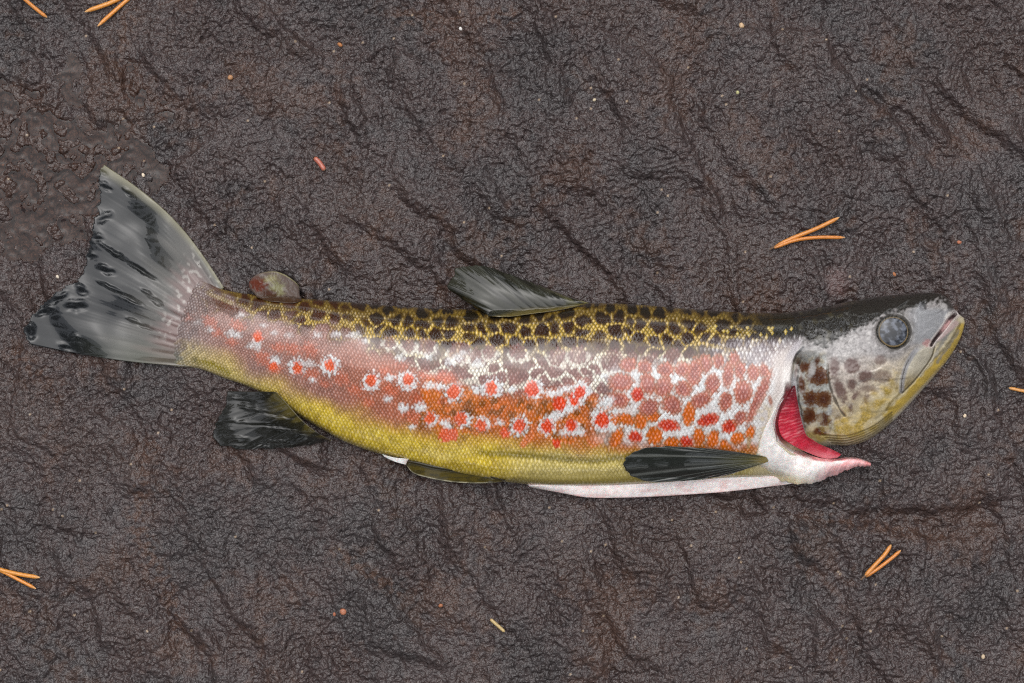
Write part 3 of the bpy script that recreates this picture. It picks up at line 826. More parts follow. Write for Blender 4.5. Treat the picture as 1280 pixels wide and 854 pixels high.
# jaw plate (maxilla)
MAXI = by_length([(1163, 428), (1147, 436), (1134, 455), (1128, 475), (1127, 489)], 24)
MAXO = by_length([(1168, 434), (1164, 447), (1153, 463), (1141, 478), (1128, 491)], 24)
di, si, _ = pdist(x, y, MAXI); do, so, _ = pdist(x, y, MAXO)
inmax = ((MAXI[0][0] * 0 + (np.interp(y, MAXI[:, 1], MAXI[:, 0]) - x) < 0) & (np.interp(y, MAXO[:, 1], MAXO[:, 0]) - x > 0) & (y > 428) & (y < 490))
mxm = inmax.astype(float)
hc = mixc(hc, (.46, .42, .33), mxm * .85)
hc = mixc(hc, (.26, .17, .03), mxm * ss(458, 484, y) * .7)
hc = mixc(hc, (.24, .24, .26), ss(5.0, 1.5, di) * ss(428, 440, y) * .8)
hc = mixc(hc, (.05, .04, .03), ss(1.6, .5, np.abs(di - .2)) * ss(440, 456, y) * (1 - mxm) * .8)
hc = mixc(hc, (.075, .055, .02), ss(1.8, .5, do) * .8)
hc = mixc(hc, (.36, .17, .16), ell(x, y, 1160, 429, 6, 5, 0, 2, .2, 4) * .8)
# branchiostegal folds below the cheek, crease shade painted into the colour
for k in range(5):
    poly = [(1028 + 4 * k, 544 + 3.2 * k), (1060, 545 + 3 * k), (1090, 534 + 3 * k), (1115, 516 + 3 * k)]
    dd, _, _ = pdist(x, y, by_length(poly, 14)); hc = mixc(hc, (.14, .10, .02), ss(1.9, .4, dd) * .75)
# socket skin, dark ring round the eye
er = np.hypot(x - 1116, y - 415)
hc = mixc(hc, (.075, .068, .06), ss(27, 21, er - .12 * (x - 1116) + 4 * (n2 - .5)) * .8)

# nostril
hc = mixc(hc, (.26, .26, .27), ell(x, y, 1152, 385, 6.5, 5, 30, 2.6, .4, 3) * .7)
hc = mixc(hc, (.012, .01, .01), ell(x, y, 1155, 382, 2.0, 4.6, -25, 1.4, .3, 3))
# mouth gap
MOUTH = by_length([(1194, 393), (1187, 400), (1180, 410), (1168, 425), (1164, 432)], 20)
dm, _, am = pdist(x, y, MOUTH)
hc = mixc(hc, (.60, .52, .48), ss(7.5, 4.5, dm * (1 + .5 * am)) * .55)
hc = mixc(hc, (.028, .014, .014), ss(3.4, 1.8, dm * (1 + .6 * am)))
hc = mixc(hc, (.50, .30, .29), ell(x, y, 1183, 407, 9, 2.2, -48, 1.4, .2, 2) * .85)
hc = mixc(hc, (.55, .52, .48), ell(x, y, 1185, 394, 2.2, 6, 40, 1.4, .1, 2) * .8)
# grooves, darkened in the colour as if shaded
PRE = by_length([(1034, 452), (1035, 470), (1039, 488), (1048, 509), (1056, 520)], 20)
CHK = by_length([(1053, 516), (1060, 524), (1070, 528), (1090, 525), (1109, 513), (1122, 498)], 20)
dp, _, ap = pdist(x, y, PRE); dk, _, ak = pdist(x, y, CHK)
hc = mixc(hc, (.035, .022, .01), ss(2.0, .6, dp + 1.6 * (n2 - .5)) * .8 * ss(0, .2, ap))
hc = mixc(hc, (.10, .075, .035), ss(2.4, .6, dk + 2 * (n2 - .5)) * .3 * ss(.35, .6, n1 + .2))
# dark slit and pale rim of the gill cover
de = np.abs(x - xE[sl])
hc = mixc(hc, (.33, .32, .33), ss(9, 5, de) * ss(460, 480, y) * ss(556, 540, y) * .75)
hc = mixc(hc, (.03, .022, .015), ss(2.0, .6, np.abs(de - 8 - 2 * (n2 - .5))) * ss(440, 460, y) * ss(535, 520, y) * .8)
hd = head[sl][..., None]
cs = col[sl] * (1 - hd) + hc * hd
# ---- shoulder skin next to the gill opening
dc, sc_, ac_ = pdist(x, y, by_length(CLE, 40))
shoulder = ss(26, 10, dc + 8 * (n1 - .5)) * (1 - head[sl]) * ss(424, 445, y)
cs = mixc(cs, (.52, .46, .42), shoulder * .85)
cs = mixc(cs, (.52, .40, .20), shoulder * ss(490, 520, y) * .55 * ss(.35, .6, n2))
cs = mixc(cs, (.68, .64, .60), ss(9, 3, dc) * (1 - head[sl]) * ss(440, 470, y) * .8)
cs = mixc(cs, (.30, .08, .03), ell(x, y, 963, 501, 2.5, 6, -15, 1.5, .2, 3) * .8)
cs = mixc(cs, (.34, .31, .32), ss(11, 4, dc) * ss(462, 440, y) * ss(423, 430, y) * (1 - head[sl]) * .9)
dsl, _, _ = pdist(x, y, [(1004, 434), (995, 444), (992, 452)]); cs = mixc(cs, (.03, .03, .035), ss(2.2, .6, dsl) * .8)
# gill chamber
xC = np.interp(y, np.array(CLE)[:, 1], np.array(CLE)[:, 0])
cav = ss(-1.5, 1.5, x - xC) * ss(1.5, -1.5, x - xE[sl]) * ss(476, 490, y)
cs = mixc(cs, (.16, .006, .012), cav * .97)
# belly skin under the pectoral fin base is cream coloured
cream = ss(935, 962, x + .3 * (y - 560)) * ss(548, 562, y) * (1 - head[sl])
cs = mixc(cs, (.52, .44, .27), cream * .8)
cs = mixc(cs, (.34, .22, .10), ell(x, y, 936, 553, 3, 8, 8, 1.5, .2, 3) * .8)
col[sl] = cs

# ---- relief of the head (metres)
dz = np.zeros(x.shape)
dz -= .0062 * cav
dz -= .0008 * ss(3.0, .3, de) * ss(440, 470, y) * ss(560, 545, y) * (x < xE[sl] + .1)
cheek = np.clip(ss(-2.5, 2.5, x - np.interp(y, PRE[:, 1], PRE[:, 0])), 0, 1) * ss(430, 452, y)
dz += .0003 * cheek * ss(9, -9, y - np.interp(x, CHK[:, 0], CHK[:, 1])) * ss(60, 30, x - 1085)
dz -= .0006 * ss(2.6, .3, dp) * ss(0, .2, ap)
dz -= .00012 * ss(4, .3, dk)
dz += .0008 * mxm * ss(0, 6.0, np.minimum(di, do))
dz -= .0005 * ss(3.0, .3, do) * (1 - mxm)
dz -= .0026 * ss(4.6, 1.2, dm * (1 + .7 * am))
dz -= .0011 * ell(x, y, 1154.5, 382.5, 3.5, 5, 30, 1.5)
dz -= .0016 * ss(25, 18, er)
dz += .0003 * ss(7, 0, np.abs(er - 27 + 5 * (n1 - .5)))
for k in range(5):
    poly = [(1028 + 4 * k, 544 + 3.2 * k), (1060, 545 + 3 * k), (1090, 534 + 3 * k), (1115, 516 + 3 * k)]
    dd, _, _ = pdist(x, y, by_length(poly, 14)); dz -= .0005 * ss(1.9, .3, dd)
# the gill cover leans back towards its free edge
lean = head[sl] * ss(1042, 992, x) * ss(436, 456, y)
dz -= .0105 * lean ** 1.25
dz += (.0012 * (n1 - .5) + .00035 * (n2 - .5) + .00016 * (n3 - .5)) * head[sl]
dz += .0006 * ss(.55, .75, vnoise(x * .6 + y * .3, y, 20, 207)) * head[sl] * ss(1060, 1090, x)
ZT[sl] += dz
# gentle unevenness of the flank and folds of the emptied belly
ZT += .0006 * (vnoise(PX, PY, 60, 301) - .5) * ss(0, .1, Vg) * ss(1, .9, Vg) + .00022 * (vnoise(PX * .6, PY, 14, 302) - .5) * ss(0, .1, Vg) * ss(1, .9, Vg)
for poly, a in (([(600, 566), (680, 574), (740, 578), (800, 572)], -.0012), ([(560, 575), (640, 588), (700, 592)], .0008), ([(650, 596), (740, 598), (800, 594)], -.0007), ([(590, 386 + 58), (700, 382 + 60)], .0)):
    dd, _, aa = pdist(PX, PY, by_length(poly, 10)); ZT += a * np.exp(-(dd / 6) ** 2) * ss(0, .2, aa) * ss(1, .8, aa)

Xt, Yt, Zt = to_world(PX, PY, ZT)
top = np.stack([Xt, Yt, Zt], -1).reshape(-1, 3)
# underside, coarse, sharing the two rims
vb = np.linspace(0, 1, NB + 2)[1:-1]
under = np.sin(np.pi * vb) ** .55
PXb = stn[:, None, 0] * (1 - vb) + stn[:, None, 2] * vb
PYb = stn[:, None, 1] * (1 - vb) + stn[:, None, 3] * vb
rim0 = ZT[:, :1]; rim1 = ZT[:, -1:]
ZB = (rim0 * (1 - vb) + rim1 * vb) - under * (base_d + .001)[:, None]
Xb, Yb, Zb = to_world(PXb, PYb, ZB)
bot = np.stack([Xb, Yb, Zb], -1).reshape(-1, 3)
n0 = NU * NV
it = np.arange(n0).reshape(NU, NV); ib = n0 + np.arange(NU * NB).reshape(NU, NB)
full = np.concatenate([it[:, :1], ib, it[:, -1:]], 1)
qb = np.stack([full[:-1, :-1], full[:-1, 1:], full[1:, 1:], full[1:, :-1]], -1).reshape(-1, 4)
colb = np.broadcast_to(np.array([.34, .27, .10]), (NU * NB, 3))
qt = quads_of(NU, NV, 0, True)
relief = (dome * .7 - .25 * lead) * scal_amt
body_me = fast_mesh('body', np.vstack([top, bot]), np.vstack([qt, qb[:, ::-1] if False else qb[:, ::-1]]), np.vstack([col.reshape(-1, 3), colb]),
                    {'scale_relief': np.r_[relief.ravel(), np.zeros(NU * NB)]})
# make sure faces look outwards
nz = np.array(body_me.polygons[NV * 600 + 150].normal)
if nz[2] < 0:
    body_me.flip_normals()
body = link('body', body_me, F.m, TROUT)

def body_z(px, py):
    """height of the skin at a photo pixel"""
    k = np.argmin((PX - px) ** 2 + (PY - py) ** 2)
    return float(ZT.ravel()[k])

ZM = np.full((640, 427), -1.0)
np.maximum.at(ZM, (np.clip((PX / 2).astype(int), 0, 639), np.clip((PY / 2).astype(int), 0, 426)), ZT)
for _ in range(40):
    hole = ZM < 0
    if not hole.any(): break
    acc = np.zeros_like(ZM); cnt = np.zeros_like(ZM)
    for ax_, sh_ in ((0, 1), (0, -1), (1, 1), (1, -1)):
        r_ = np.roll(ZM, sh_, ax_); ok_ = r_ >= 0; acc += np.where(ok_, r_, 0); cnt += ok_
    ZM = np.where(hole & (cnt > 0), acc / np.maximum(cnt, 1), ZM)
ZM = box_blur(box_blur(np.maximum(ZM, 0), 2), 2)
def skin_at(px, py):
    a = np.clip(np.asarray(px, float) / 2 - .5, 0, 638); b = np.clip(np.asarray(py, float) / 2 - .5, 0, 425)
    i = a.astype(int); j = b.astype(int); f = a - i; g = b - j
    return (ZM[i, j] * (1 - f) + ZM[i + 1, j] * f) * (1 - g) + (ZM[i, j + 1] * (1 - f) + ZM[i + 1, j + 1] * f) * g

# ---- eye
def dome_mesh(name, rx, ry, hz, nr=20, ns=48, colf=None):
    r = np.linspace(0, 1, nr); a = np.linspace(0, 2 * np.pi, ns + 1)
    Rr, Aa = np.meshgrid(r, a, indexing='ij')
    z = hz * np.sqrt(np.maximum(0, 1 - (Rr * .97) ** 2))
    vv = np.stack([Rr * rx * np.cos(Aa), Rr * ry * np.sin(Aa), z], -1).reshape(-1, 3)
    q = quads_of(nr, ns + 1)
    c = colf(Rr, Aa).reshape(-1, 3) if colf else None
    return fast_mesh(name, vv, q, c)
ez = body_z(1116, 440)
e0 = Vector(to_world(1116, 415, ez - .0012))
EYE = NT('eye_ball')
EYE.l(EYE.attr('pigment').outputs['Color'], EYE.b.inputs['Base Color'])
EYE.b.inputs['Roughness'].default_value = .3
EYE.b.inputs['Specular IOR Level'].default_value = .1
EYE.b.inputs['Coat Weight'].default_value = 1.0
EYE.b.inputs['Coat Roughness'].default_value = .05
EYE.b.inputs['Coat IOR'].default_value = 1.42
def eye_col(r, a):
    c = np.zeros(r.shape + (3,)); c[:] = (.030, .034, .044)
    ex, ey_ = r * 60 * np.cos(a), r * 60 * np.sin(a)
    n = vnoise(ex + 200, ey_ + 200, 22, 9) * .65 + vnoise(ex + 90, ey_ + 50, 9, 10) * .35
    c = mixc(c, (.105, .115, .140), ss(.50, .66, n) * .9)  # grey-blue reflection and black shapes in it, painted into the eye colour
    c = mixc(c, (.004, .005, .009), ss(.48, .38, n))
    c = mixc(c, (.003, .004, .008), ell(ex, ey_, -14, 14, 11, 8, 30, 5, .3, 2) * .95)
    c = mixc(c, (.003, .004, .008), ell(ex, ey_, -20, -16, 6, 10, 0, 4, .3, 3) * .95)
    c = mixc(c, (.020, .018, .014), ss(.78, .83, r))
    c = mixc(c, (.16, .105, .035), ss(.82, .85, r) * ss(.92, .88, r) * (.3 + .7 * ss(-.3, .9, -np.sin(a))))
    c = mixc(c, (.02, .017, .012), ss(.92, .96, r))
    return c
eye = link('eye', dome_mesh('eye', 20.5 * S, 20.5 * S, .0021, 40, 72, eye_col), EYE.m, TROUT)
eye.location = e0 - TROUT.location
eye.matrix_parent_inverse.identity()
eye.rotation_euler = (math.radians(-4), math.radians(3), 0)
# thin gold ring of the iris
ns, nr_ = 64, 8
aa = np.linspace(0, 2 * np.pi, ns + 1); bb = np.linspace(0, 2 * np.pi, nr_ + 1)
A_, B_ = np.meshgrid(aa, bb, indexing='ij')
Rm, rm = 17.4 * S, .34 * S
ringv = np.stack([(Rm + rm * np.cos(B_)) * np.cos(A_), (Rm + rm * np.cos(B_)) * np.sin(A_), rm * np.sin(B_) + .00118], -1).reshape(-1, 3)
iris = link('iris', fast_mesh('iris', ringv, quads_of(ns + 1, nr_ + 1, 0, False)), simple('iris_gold', (.15, .10, .04), .4, 500, .75, 1.1, coat=.8), eye)
iris.matrix_parent_inverse.identity()

# ---- fins
def ray_relief(u, n, amp, wob=0.0):
    return amp * (np.abs(np.sin(np.pi * n * u + wob)) ** .7)

def fin_patch(name, A, B, nu, nv, z0f, amp, nrays, colf, wave=.0012, seed=0, facets=(), rag=3.0, warp=None):
    """A base, B free margin; rays run from A to B"""
    def fz(U, V, X_, Y_):
        z = z0f(U, V, X_, Y_)
        z = z + ray_relief(U, nrays, amp, 2.0 * (vnoise(U * 40, V * 6, 9, seed + 3) - .5)) * ss(0, .15, V)
        z = z + wave * (vnoise(U * 130, V * 42, 26, seed) - .5) * ss(.1, .6, V) + .5 * wave * (vnoise(U * 200, V * 50, 14, seed + 1) - .5) * ss(.2, .7, V)
        for (qx, qy, ra, rb, an, kk) in facets:
            ca_, sa_2 = math.cos(math.radians(an)), math.sin(math.radians(an))
            dx_, dy_ = X_ - qx, Y_ - qy
            e1, e2 = dx_ * ca_ + dy_ * sa_2, -dx_ * sa_2 + dy_ * ca_
            e2 = e2 + min(3.0, rb * .7) * (vnoise(X_, Y_, 9, 34) - .5)
            z = z - kk * dy_ * S * np.exp(-((e1 / ra) ** 2 + (e2 / rb) ** 2) ** 2)
        return z
    def ft(U, V, X_, Y_):
        return .0009 - .0006 * V + 0 * U
    return patch(name, A, B, nu, nv, fz, ft, colf, N_.m, TROUT, rag=rag, warp=warp)

# places where the wet membrane sags out of the mirror angle : x, y, half length, half width, turn, slope
TAIL_F = [(133, 337, 11, 5, 20, .62), (102, 362, 9, 5, 40, .6), (95, 382, 14, 7, 0, .6), (56, 389, 11, 5, -20, .6), (39, 414, 6, 10, -10, .6), (96, 424, 9, 4, 15, .55), (80, 433, 8, 4, 20, .55),
          (123, 297, 7, 4, 0, .6), (131, 272, 10, 5, -30, .6), (115, 320, 6, 4, 0, .6), (160, 327, 32, 2.6, 33, .6), (150, 366, 26, 2.4, 28, .55), (190, 372, 14, 3.5, 40, .5), (75, 372, 10, 4, -35, .6), (160, 240, 8, 3, 40, .5), (132, 233, 9, 4, 30, .5), (175, 405, 16, 2.5, 25, .5), (127, 213, 8, 3, 40, .5)]
ANAL_F = [(296, 551, 15, 5, 0, .6), (345, 553, 22, 3, -4, .55), (320, 530, 34, 2.4, 4, .55), (330, 515, 28, 2.4, 12, .55), (300, 500, 18, 2.4, 12, .55), (290, 527, 8, 3, 0, .5), (285, 540, 7, 3, -20, .5), (370, 540, 26, 2.2, 8, .5)]
# tail fin
def tail_col(U, V, x, y):
    c = np.zeros(x.shape + (3,)); c[:] = (.011, .012, .013)
    c = mixc(c, (.040, .041, .036), ss(.55, .0, U) * ss(.95, .2, V) * .9)            # paler upper lobe
    c = mixc(c, (.070, .066, .058), ss(.62, .3, V + .2 * (vnoise(U * 90, V * 12, 5, 16) - .5)) * .9)
    c = mixc(c, (.175, .115, .105), ss(.36, .16, V + .16 * (vnoise(U * 90, V * 12, 5, 18) - .5)) * ss(.02, .2, U) * .85)
    c = mixc(c, (.42, .40, .36), ss(.66, .78, vnoise(x, y, 6, 19)) * ss(.36, .2, V) * ss(.9, .6, U) * .5)
    c = mixc(c, (.075, .08, .055), ss(.72, 1, U) * ss(.8, .2, V) * .7)
    c = mixc(c, (.24, .22, .13), ss(.06, .0, U) * .6)
    st = np.abs(np.sin(np.pi * 15 * U + 2 * (vnoise(U * 40, V * 6, 9, 14) - .5)))
    c = mixc(c, (.15, .15, .14), ss(.93, 1, st) * ss(.9, .35, V) * ss(.45, .6, vnoise(U * 60, V * 5, 9, 20)) * .4)
    
    return c
A = [(277, 356), (262, 352), (244, 348), (226, 360), (212, 380), (204, 402), (200, 425), (202, 442), (212, 458)]
B = [(130, 206), (124, 218), (124, 248), (115, 289), (109, 322), (101, 344), (74, 364), (48, 385), (30, 409), (37, 430)]
A2_ = [(280, 360), (272, 366), (262, 376), (254, 390), (248, 406), (244, 422), (243, 436), (244, 449), (248, 459)]
def tail_z(U, V, x, y):
    return env_at(x, y) * ss(.1, .7, V) + .0009 + (1 - V) ** 1.5 * (.0030 * np.sin(np.pi * np.clip(U, .02, .98)) ** .6 + .0012) + .0005 * (vnoise(U * 110, V * 14, 5, 17) - .5) * ss(.36, .16, V) * ss(0, .1, V)
tailf = fin_patch('tail_fin', A2_, B, 190, 110, tail_z, .00007, 15, tail_col, .0002, 11, facets=TAIL_F, rag=3.2, warp=lambda U, V: (10.5 * np.sin(np.pi * V) * ss(.5, 0, U), -10.5 * np.sin(np.pi * V) * ss(.5, 0, U) + 5 * np.sin(np.pi * V) * ss(.7, 1, U)))

# bulge the outline of the lobes: straight-loft leading edges are already near the photo's

# dorsal fin, folded back over the rock
def dors_col(U, V, x, y):
    c = np.zeros(x.shape + (3,)); c[:] = (.022, .022, .014)
    c = mixc(c, (.09, .085, .03), ss(.25, .0, U) * .9)
    c = mixc(c, (.010, .010, .006), ss(.5, .65, vnoise(U * 70, V * 14, 8, 25)) * .9)
    c = mixc(c, (.12, .09, .02), ss(.16, 0, V) * .8)
    c = mixc(c, (.16, .14, .05), ss(.05, .0, U) * .8)
    return c
zb0 = body_z(660, 388)
A = [(736, 379), (712, 385), (690, 389), (660, 393), (636, 396), (612, 396)]
B = [(722, 374), (690, 363), (662, 352), (630, 340), (606, 333), (588, 332), (570, 336), (567, 345), (560, 359), (572, 370), (586, 380), (606, 393)]
def dors_z(U, V, x, y):
    return np.maximum((skin_at(x, y) + .0022) * ss(.6, .25, V), (zb0 + .003) * (1 - V) + (.55 * zb0 + .004) * V) + .003 * np.sin(np.pi * V)
fin_patch('dorsal_fin', A, B, 110, 70, dors_z, .00016, 11, dors_col, .0006, 21, rag=2.0)

# adipose fin
def adi_col(U, V, x, y):
    c = np.zeros(x.shape + (3,)); c[:] = (.100, .074, .062)
    c = mixc(c, (.16, .15, .075), ell(x, y, 346, 363, 9, 10, 20, 5, .4, 2))
    c = mixc(c, (.22, .20, .10), ell(x, y, 338, 349, 9, 4, -10, 3, .4, 5) * .8)
    c = mixc(c, (.09, .022, .012), ell(x, y, 322, 356, 11, 8, 20, 4, .4, 3))
    c = mixc(c, (.055, .024, .016), ell(x, y, 337, 368, 9, 6, 0, 3, .3, 4))
    c = mixc(c, (.30, .28, .13), ss(.93, .99, V) * ss(.7, .3, U) * .6)
    c = mixc(c, (.045, .022, .010), ss(.34, .12, V + .2 * (vnoise(x, y, 6, 37) - .5)))
    return c
za = body_z(345, 374)
A = [(377, 376), (366, 379), (350, 378), (334, 376), (320, 371)]
B = [(375, 368), (373, 357), (362, 347), (347, 340), (332, 340), (318, 345), (311, 355), (314, 364), (321, 369)]
patch('adipose_fin', A, B, 60, 40, lambda U, V, x, y: np.maximum((skin_at(x, y) + .0008) * ss(.5, .2, V), za + .0016 - .0085 * V) + .0006 * (vnoise(x, y, 16, 36) - .5), lambda U, V, x, y: .0013 * (1 - .6 * V ** 2), adi_col, N_.m, TROUT)

# anal fin
def anal_col(U, V, x, y):
    c = np.zeros(x.shape + (3,)); c[:] = (.016, .016, .014)
    c = mixc(c, (.07, .055, .012), ss(.35, .0, V) * .9)
    c = mixc(c, (.008, .008, .006), ss(.55, .7, vnoise(U * 60, V * 14, 7, 45)) * .8)
    c = mixc(c, (.20, .19, .05), ss(.975, 1, U) * .9)
    return c
A = [(345, 490), (362, 508), (378, 526), (395, 540), (414, 551)]
B = [(284, 489), (282, 506), (272, 526), (265, 547), (276, 556), (292, 561), (334, 561), (381, 557), (413, 552)]
def anal_z(U, V, x, y):
    return env_at(x, y) * ss(.3, .9, V) + .0010 + .011 * (1 - V) ** 1.2
fin_patch('anal_fin', A, B, 110, 80, anal_z, .00010, 9, anal_col, .0006, 41, facets=ANAL_F)

# pelvic fin, hugging the belly
def pelv_col(U, V, x, y):
    c = np.zeros(x.shape + (3,)); c[:] = (.070, .052, .010)
    c = mixc(c, (.020, .017, .008), ss(.5, .2, V) * .85)
    c = mixc(c, (.45, .42, .30), ss(.90, .98, V) * .85)
    c = mixc(c, (.030, .026, .012), ss(.5, .7, vnoise(x * .3, y, 4, 55)) * .6)
    return c
A = [(508, 576), (522, 577), (545, 582), (567, 585), (590, 588), (606, 592), (632, 601)]
B = [(507, 580), (516, 591), (534, 597), (560, 602), (585, 604), (606, 604), (632, 602)]
zp = body_z(570, 593)
patch('pelvic_fin', A, B, 90, 30, lambda U, V, x, y: zp + .0052 - .0030 * V + .0009 * np.exp(-((V - .12) / .1) ** 2), lambda U, V, x, y: .0007 + 0 * U, pelv_col, N_.m, TROUT)
def rod(name, pts, rad, mat, parent, zf, n=30, ns=8, colf=None):
    p = by_length(pts, n)
    t = np.linspace(0, 1, n)
    X_, Y_, Z_ = to_world(p[:, 0], p[:, 1], zf(t, p[:, 0], p[:, 1]))
    c = np.stack([X_, Y_, Z_], 1)
    tg = np.gradient(c, axis=0); tg /= np.linalg.norm(tg, axis=1)[:, None]
    sd_ = np.cross(tg, [0, 0, 1.0]); sd_ /= np.linalg.norm(sd_, axis=1)[:, None]
    up = np.cross(sd_, tg)
    a = np.linspace(0, 2 * np.pi, ns + 1)
    rr_ = rad(t) if callable(rad) else np.full(n, rad)
    vv = c[:, None] + rr_[:, None, None] * (np.cos(a)[None, :, None] * sd_[:, None] + np.sin(a)[None, :, None] * up[:, None])
    col_ = None
    if colf is not None:
        col_ = np.repeat(colf(t), ns + 1, axis=0)
    return link(name, fast_mesh(name, vv.reshape(-1, 3), quads_of(n, ns + 1, 0, True), col_), mat, parent)
def vent_col(U, V, x, y):
    c = np.zeros(x.shape + (3,)); c[:] = (.70, .68, .66); return mixc(c, (.5, .36, .3), ss(.8, 1, U) * .6)
patch('vent_flap', [(478, 568), (492, 572), (511, 574)], [(480, 571), (493, 577), (507, 581)], 30, 12, lambda U, V, x, y: body_z(495, 570) + .001 - .001 * V, lambda U, V, x, y: .001 + 0 * U, vent_col, L_.m, TROUT)

# pectoral fin
def pect_col(U, V, x, y):
    c = np.zeros(x.shape + (3,)); c[:] = (.018, .020, .017)
    c = mixc(c, (.075, .070, .022), ss(.45, .02, V) * .95)
    c = mixc(c, (.22, .16, .05), ss(.15, .0, V) * .8)
    st = np.abs(np.cos(np.pi * 11 * U + 2 * (vnoise(U * 40, V * 6, 9, 64) - .5)))
    c = mixc(c, (.15, .155, .14), ss(.93, 1, st) * ss(.1, .3, V) * .6)
    c = mixc(c, (.17, .15, .10), ss(.05, .0, U) * .7)
    return c
A = [(957, 571), (959, 573), (960, 575), (960, 577), (958, 578)]
B = [(935, 567), (900, 562), (862, 559), (830, 558), (808, 560), (790, 567), (778, 578), (782, 588), (796, 598), (812, 602), (840, 602), (870, 600), (905, 595), (935, 586)]
zq = body_z(870, 575)
def pect_z(U, V, x, y):
    return np.maximum(skin_at(x, np.minimum(y, 597)), body_z(870, 598)) + .0026 + .0012 * np.sin(np.pi * V)
fin_patch('pectoral_fin', A, B, 130, 80, pect_z, .00030, 11, pect_col, .0007, 61)

# belly wall: pale cut edge folded out under the body
def flap_col(U, V, x, y):
    c = np.zeros(x.shape + (3,)); c[:] = (.80, .72, .69)
    c = mixc(c, (.62, .30, .28), ss(.62, .8, vnoise(x * .35, y, 6, 75)) * .35)
    c = mixc(c, (.66, .33, .30), ss(.88, 1, V) * .5)
    c = mixc(c, (.70, .50, .46), ss(.2, .0, V) * .5)
    return c
A = [(660, 606), (700, 606), (760, 605), (820, 603), (880, 598), (940, 594), (1000, 598)]
B = [(662, 609), (700, 616), (736, 622), (790, 622), (850, 619), (905, 615), (950, 610), (1002, 603)]
zf0 = body_z(800, 605)
patch('belly_flap', A, B, 140, 22, lambda U, V, x, y: np.maximum(zf0 * .62 + .0020 - .003 * V ** 2, env_at(x, y) + .0012) + .0006 * (vnoise(x, y, 20, 76) - .5), lambda U, V, x, y: .0035 - .001 * V, flap_col, L_.m, TROUT)

# throat: white isthmus and collar round the gill opening, ending in a pointed tongue of skin
def throat_col(U, V, x, y):
    c = np.zeros(x.shape + (3,)); c[:] = (.80, .75, .71)
    c = mixc(c, (.55, .45, .24), ss(.62, .95, V) * ss(.74, .5, U) * .85)
    c = mixc(c, (.30, .25, .10), ss(.93, 1, V) * ss(.6, .4, U) * .6)
    c = mixc(c, (.72, .28, .28), ss(.62, .80, U) * ss(.16, .5, V + .5 * ss(.8, .9, U)) * .8)
    c = mixc(c, (.66, .14, .16), ss(.2, .04, V + .2 * (vnoise(x, y, 10, 84) - .5)) * ss(.3, .6, U) * ss(.95, .8, U) * .85)
    c = mixc(c, (.75, .45, .45), ss(.5, .6, vnoise(x, y, 9, 85)) * ss(.55, .75, U) * .5)
    c = mixc(c, (.66, .20, .20), ss(.94, .99, U) * .6)
    c = mixc(c, (.70, .40, .38), ss(.08, .0, V) * ss(.2, .5, U) * .6)
    return c
A = [(980, 498), (973, 512), (969, 530), (972, 545), (984, 556), (1002, 564), (1022, 572), (1042, 574), (1058, 572), (1074, 573), (1088, 578)]
B = [(962, 520), (952, 540), (944, 560), (942, 578), (952, 592), (972, 600), (1000, 605), (1022, 603), (1045, 594), (1066, 585), (1089, 583)]
zt0 = body_z(960, 560)
def throat_z(U, V, x, y):
    z = np.interp(U, [0, .25, .45, .6, .8, 1], [body_z(970, 512) + .0006, body_z(955, 550) + .0008, body_z(960, 575) * .9 + .0015, .017, .012, .008])
    sk = skin_at(x, y)
    w = ss(.62, .40, U)
    zb_ = sk + .0016 * np.sin(np.pi * np.clip(V, 0, 1)) ** .8 - .0022 * ss(.75, 1, V)
    za_ = z + .0022 * np.sin(np.pi * np.clip(V, 0, 1)) ** .8 - .006 * V ** 2 * ss(.98, .7, U)
    zz_ = zb_ * w + za_ * (1 - w)
    return zz_ - .0035 * ss(.14, .0, V) * ss(.1, .4, U) + .0007 * (vnoise(x, y, 16, 86) - .5) + .0003 * (vnoise(x, y, 6, 87) - .5)
patch('throat', A, B, 150, 40, throat_z, lambda U, V, x, y: .0025 + 0 * U, throat_col, L_.m, TROUT, rag=2.0)

# gills: red filaments showing in the opening
def gill_col(U, V, x, y):
    c = np.zeros(x.shape + (3,)); c[:] = (.44, .013, .034)
    st = np.abs(np.sin(U * 95 + 1.5 * vnoise(x, y, 6, 95)))
    c = mixc(c, (.60, .06, .09), ss(.6, 1, st) * .35 * ss(.7, .3, vnoise(x, y, 12, 96)))
    c = mixc(c, (.36, .008, .02), ss(.5, .7, vnoise(x, y, 10, 97)) * .6)
    c = mixc(c, (.10, .003, .008), ss(.7, 1, V) * ss(.5, .3, U) * .8)  # painted depth shading: darker at the upper end and under the cover
    c = mixc(c, (.10, .003, .008), ss(.34, .04, U))
    c = mixc(c, (.20, .005, .012), ss(.62, .95, V) * .7)
    c = mixc(c, (.66, .24, .27), ss(.62, .95, U) * ss(.75, .2, V) * .7)
    return c
A = [(992, 482), (984, 494), (977, 510), (973, 528), (977, 545), (990, 556), (1010, 566), (1030, 573), (1046, 573)]
B = [(994, 482), (996, 496), (999, 512), (1003, 530), (1008, 544), (1016, 550), (1026, 556), (1038, 561), (1052, 568)]
zg = body_z(960, 540)
def gill_z(U, V, x, y):
    zz_ = np.interp(U, [0, .35, .6, .8, 1], [body_z(972, 500) - .0045, zg - .0035, zg * .75, .0135, .0105])
    return zz_ + (.0008 - .0010 * ss(.2, .5, U) * ss(.9, .6, U)) * np.sin(np.pi * V) + .0006 * (vnoise(x, y, 11, 98) - .5) + .00014 * ss(.75, .4, U) * np.abs(np.sin(U * 95 + 1.5 * vnoise(x, y, 6, 95)))
patch('gill', A, B, 160, 30, gill_z, lambda U, V, x, y: .003 + 0 * U, gill_col, L_.m, TROUT)

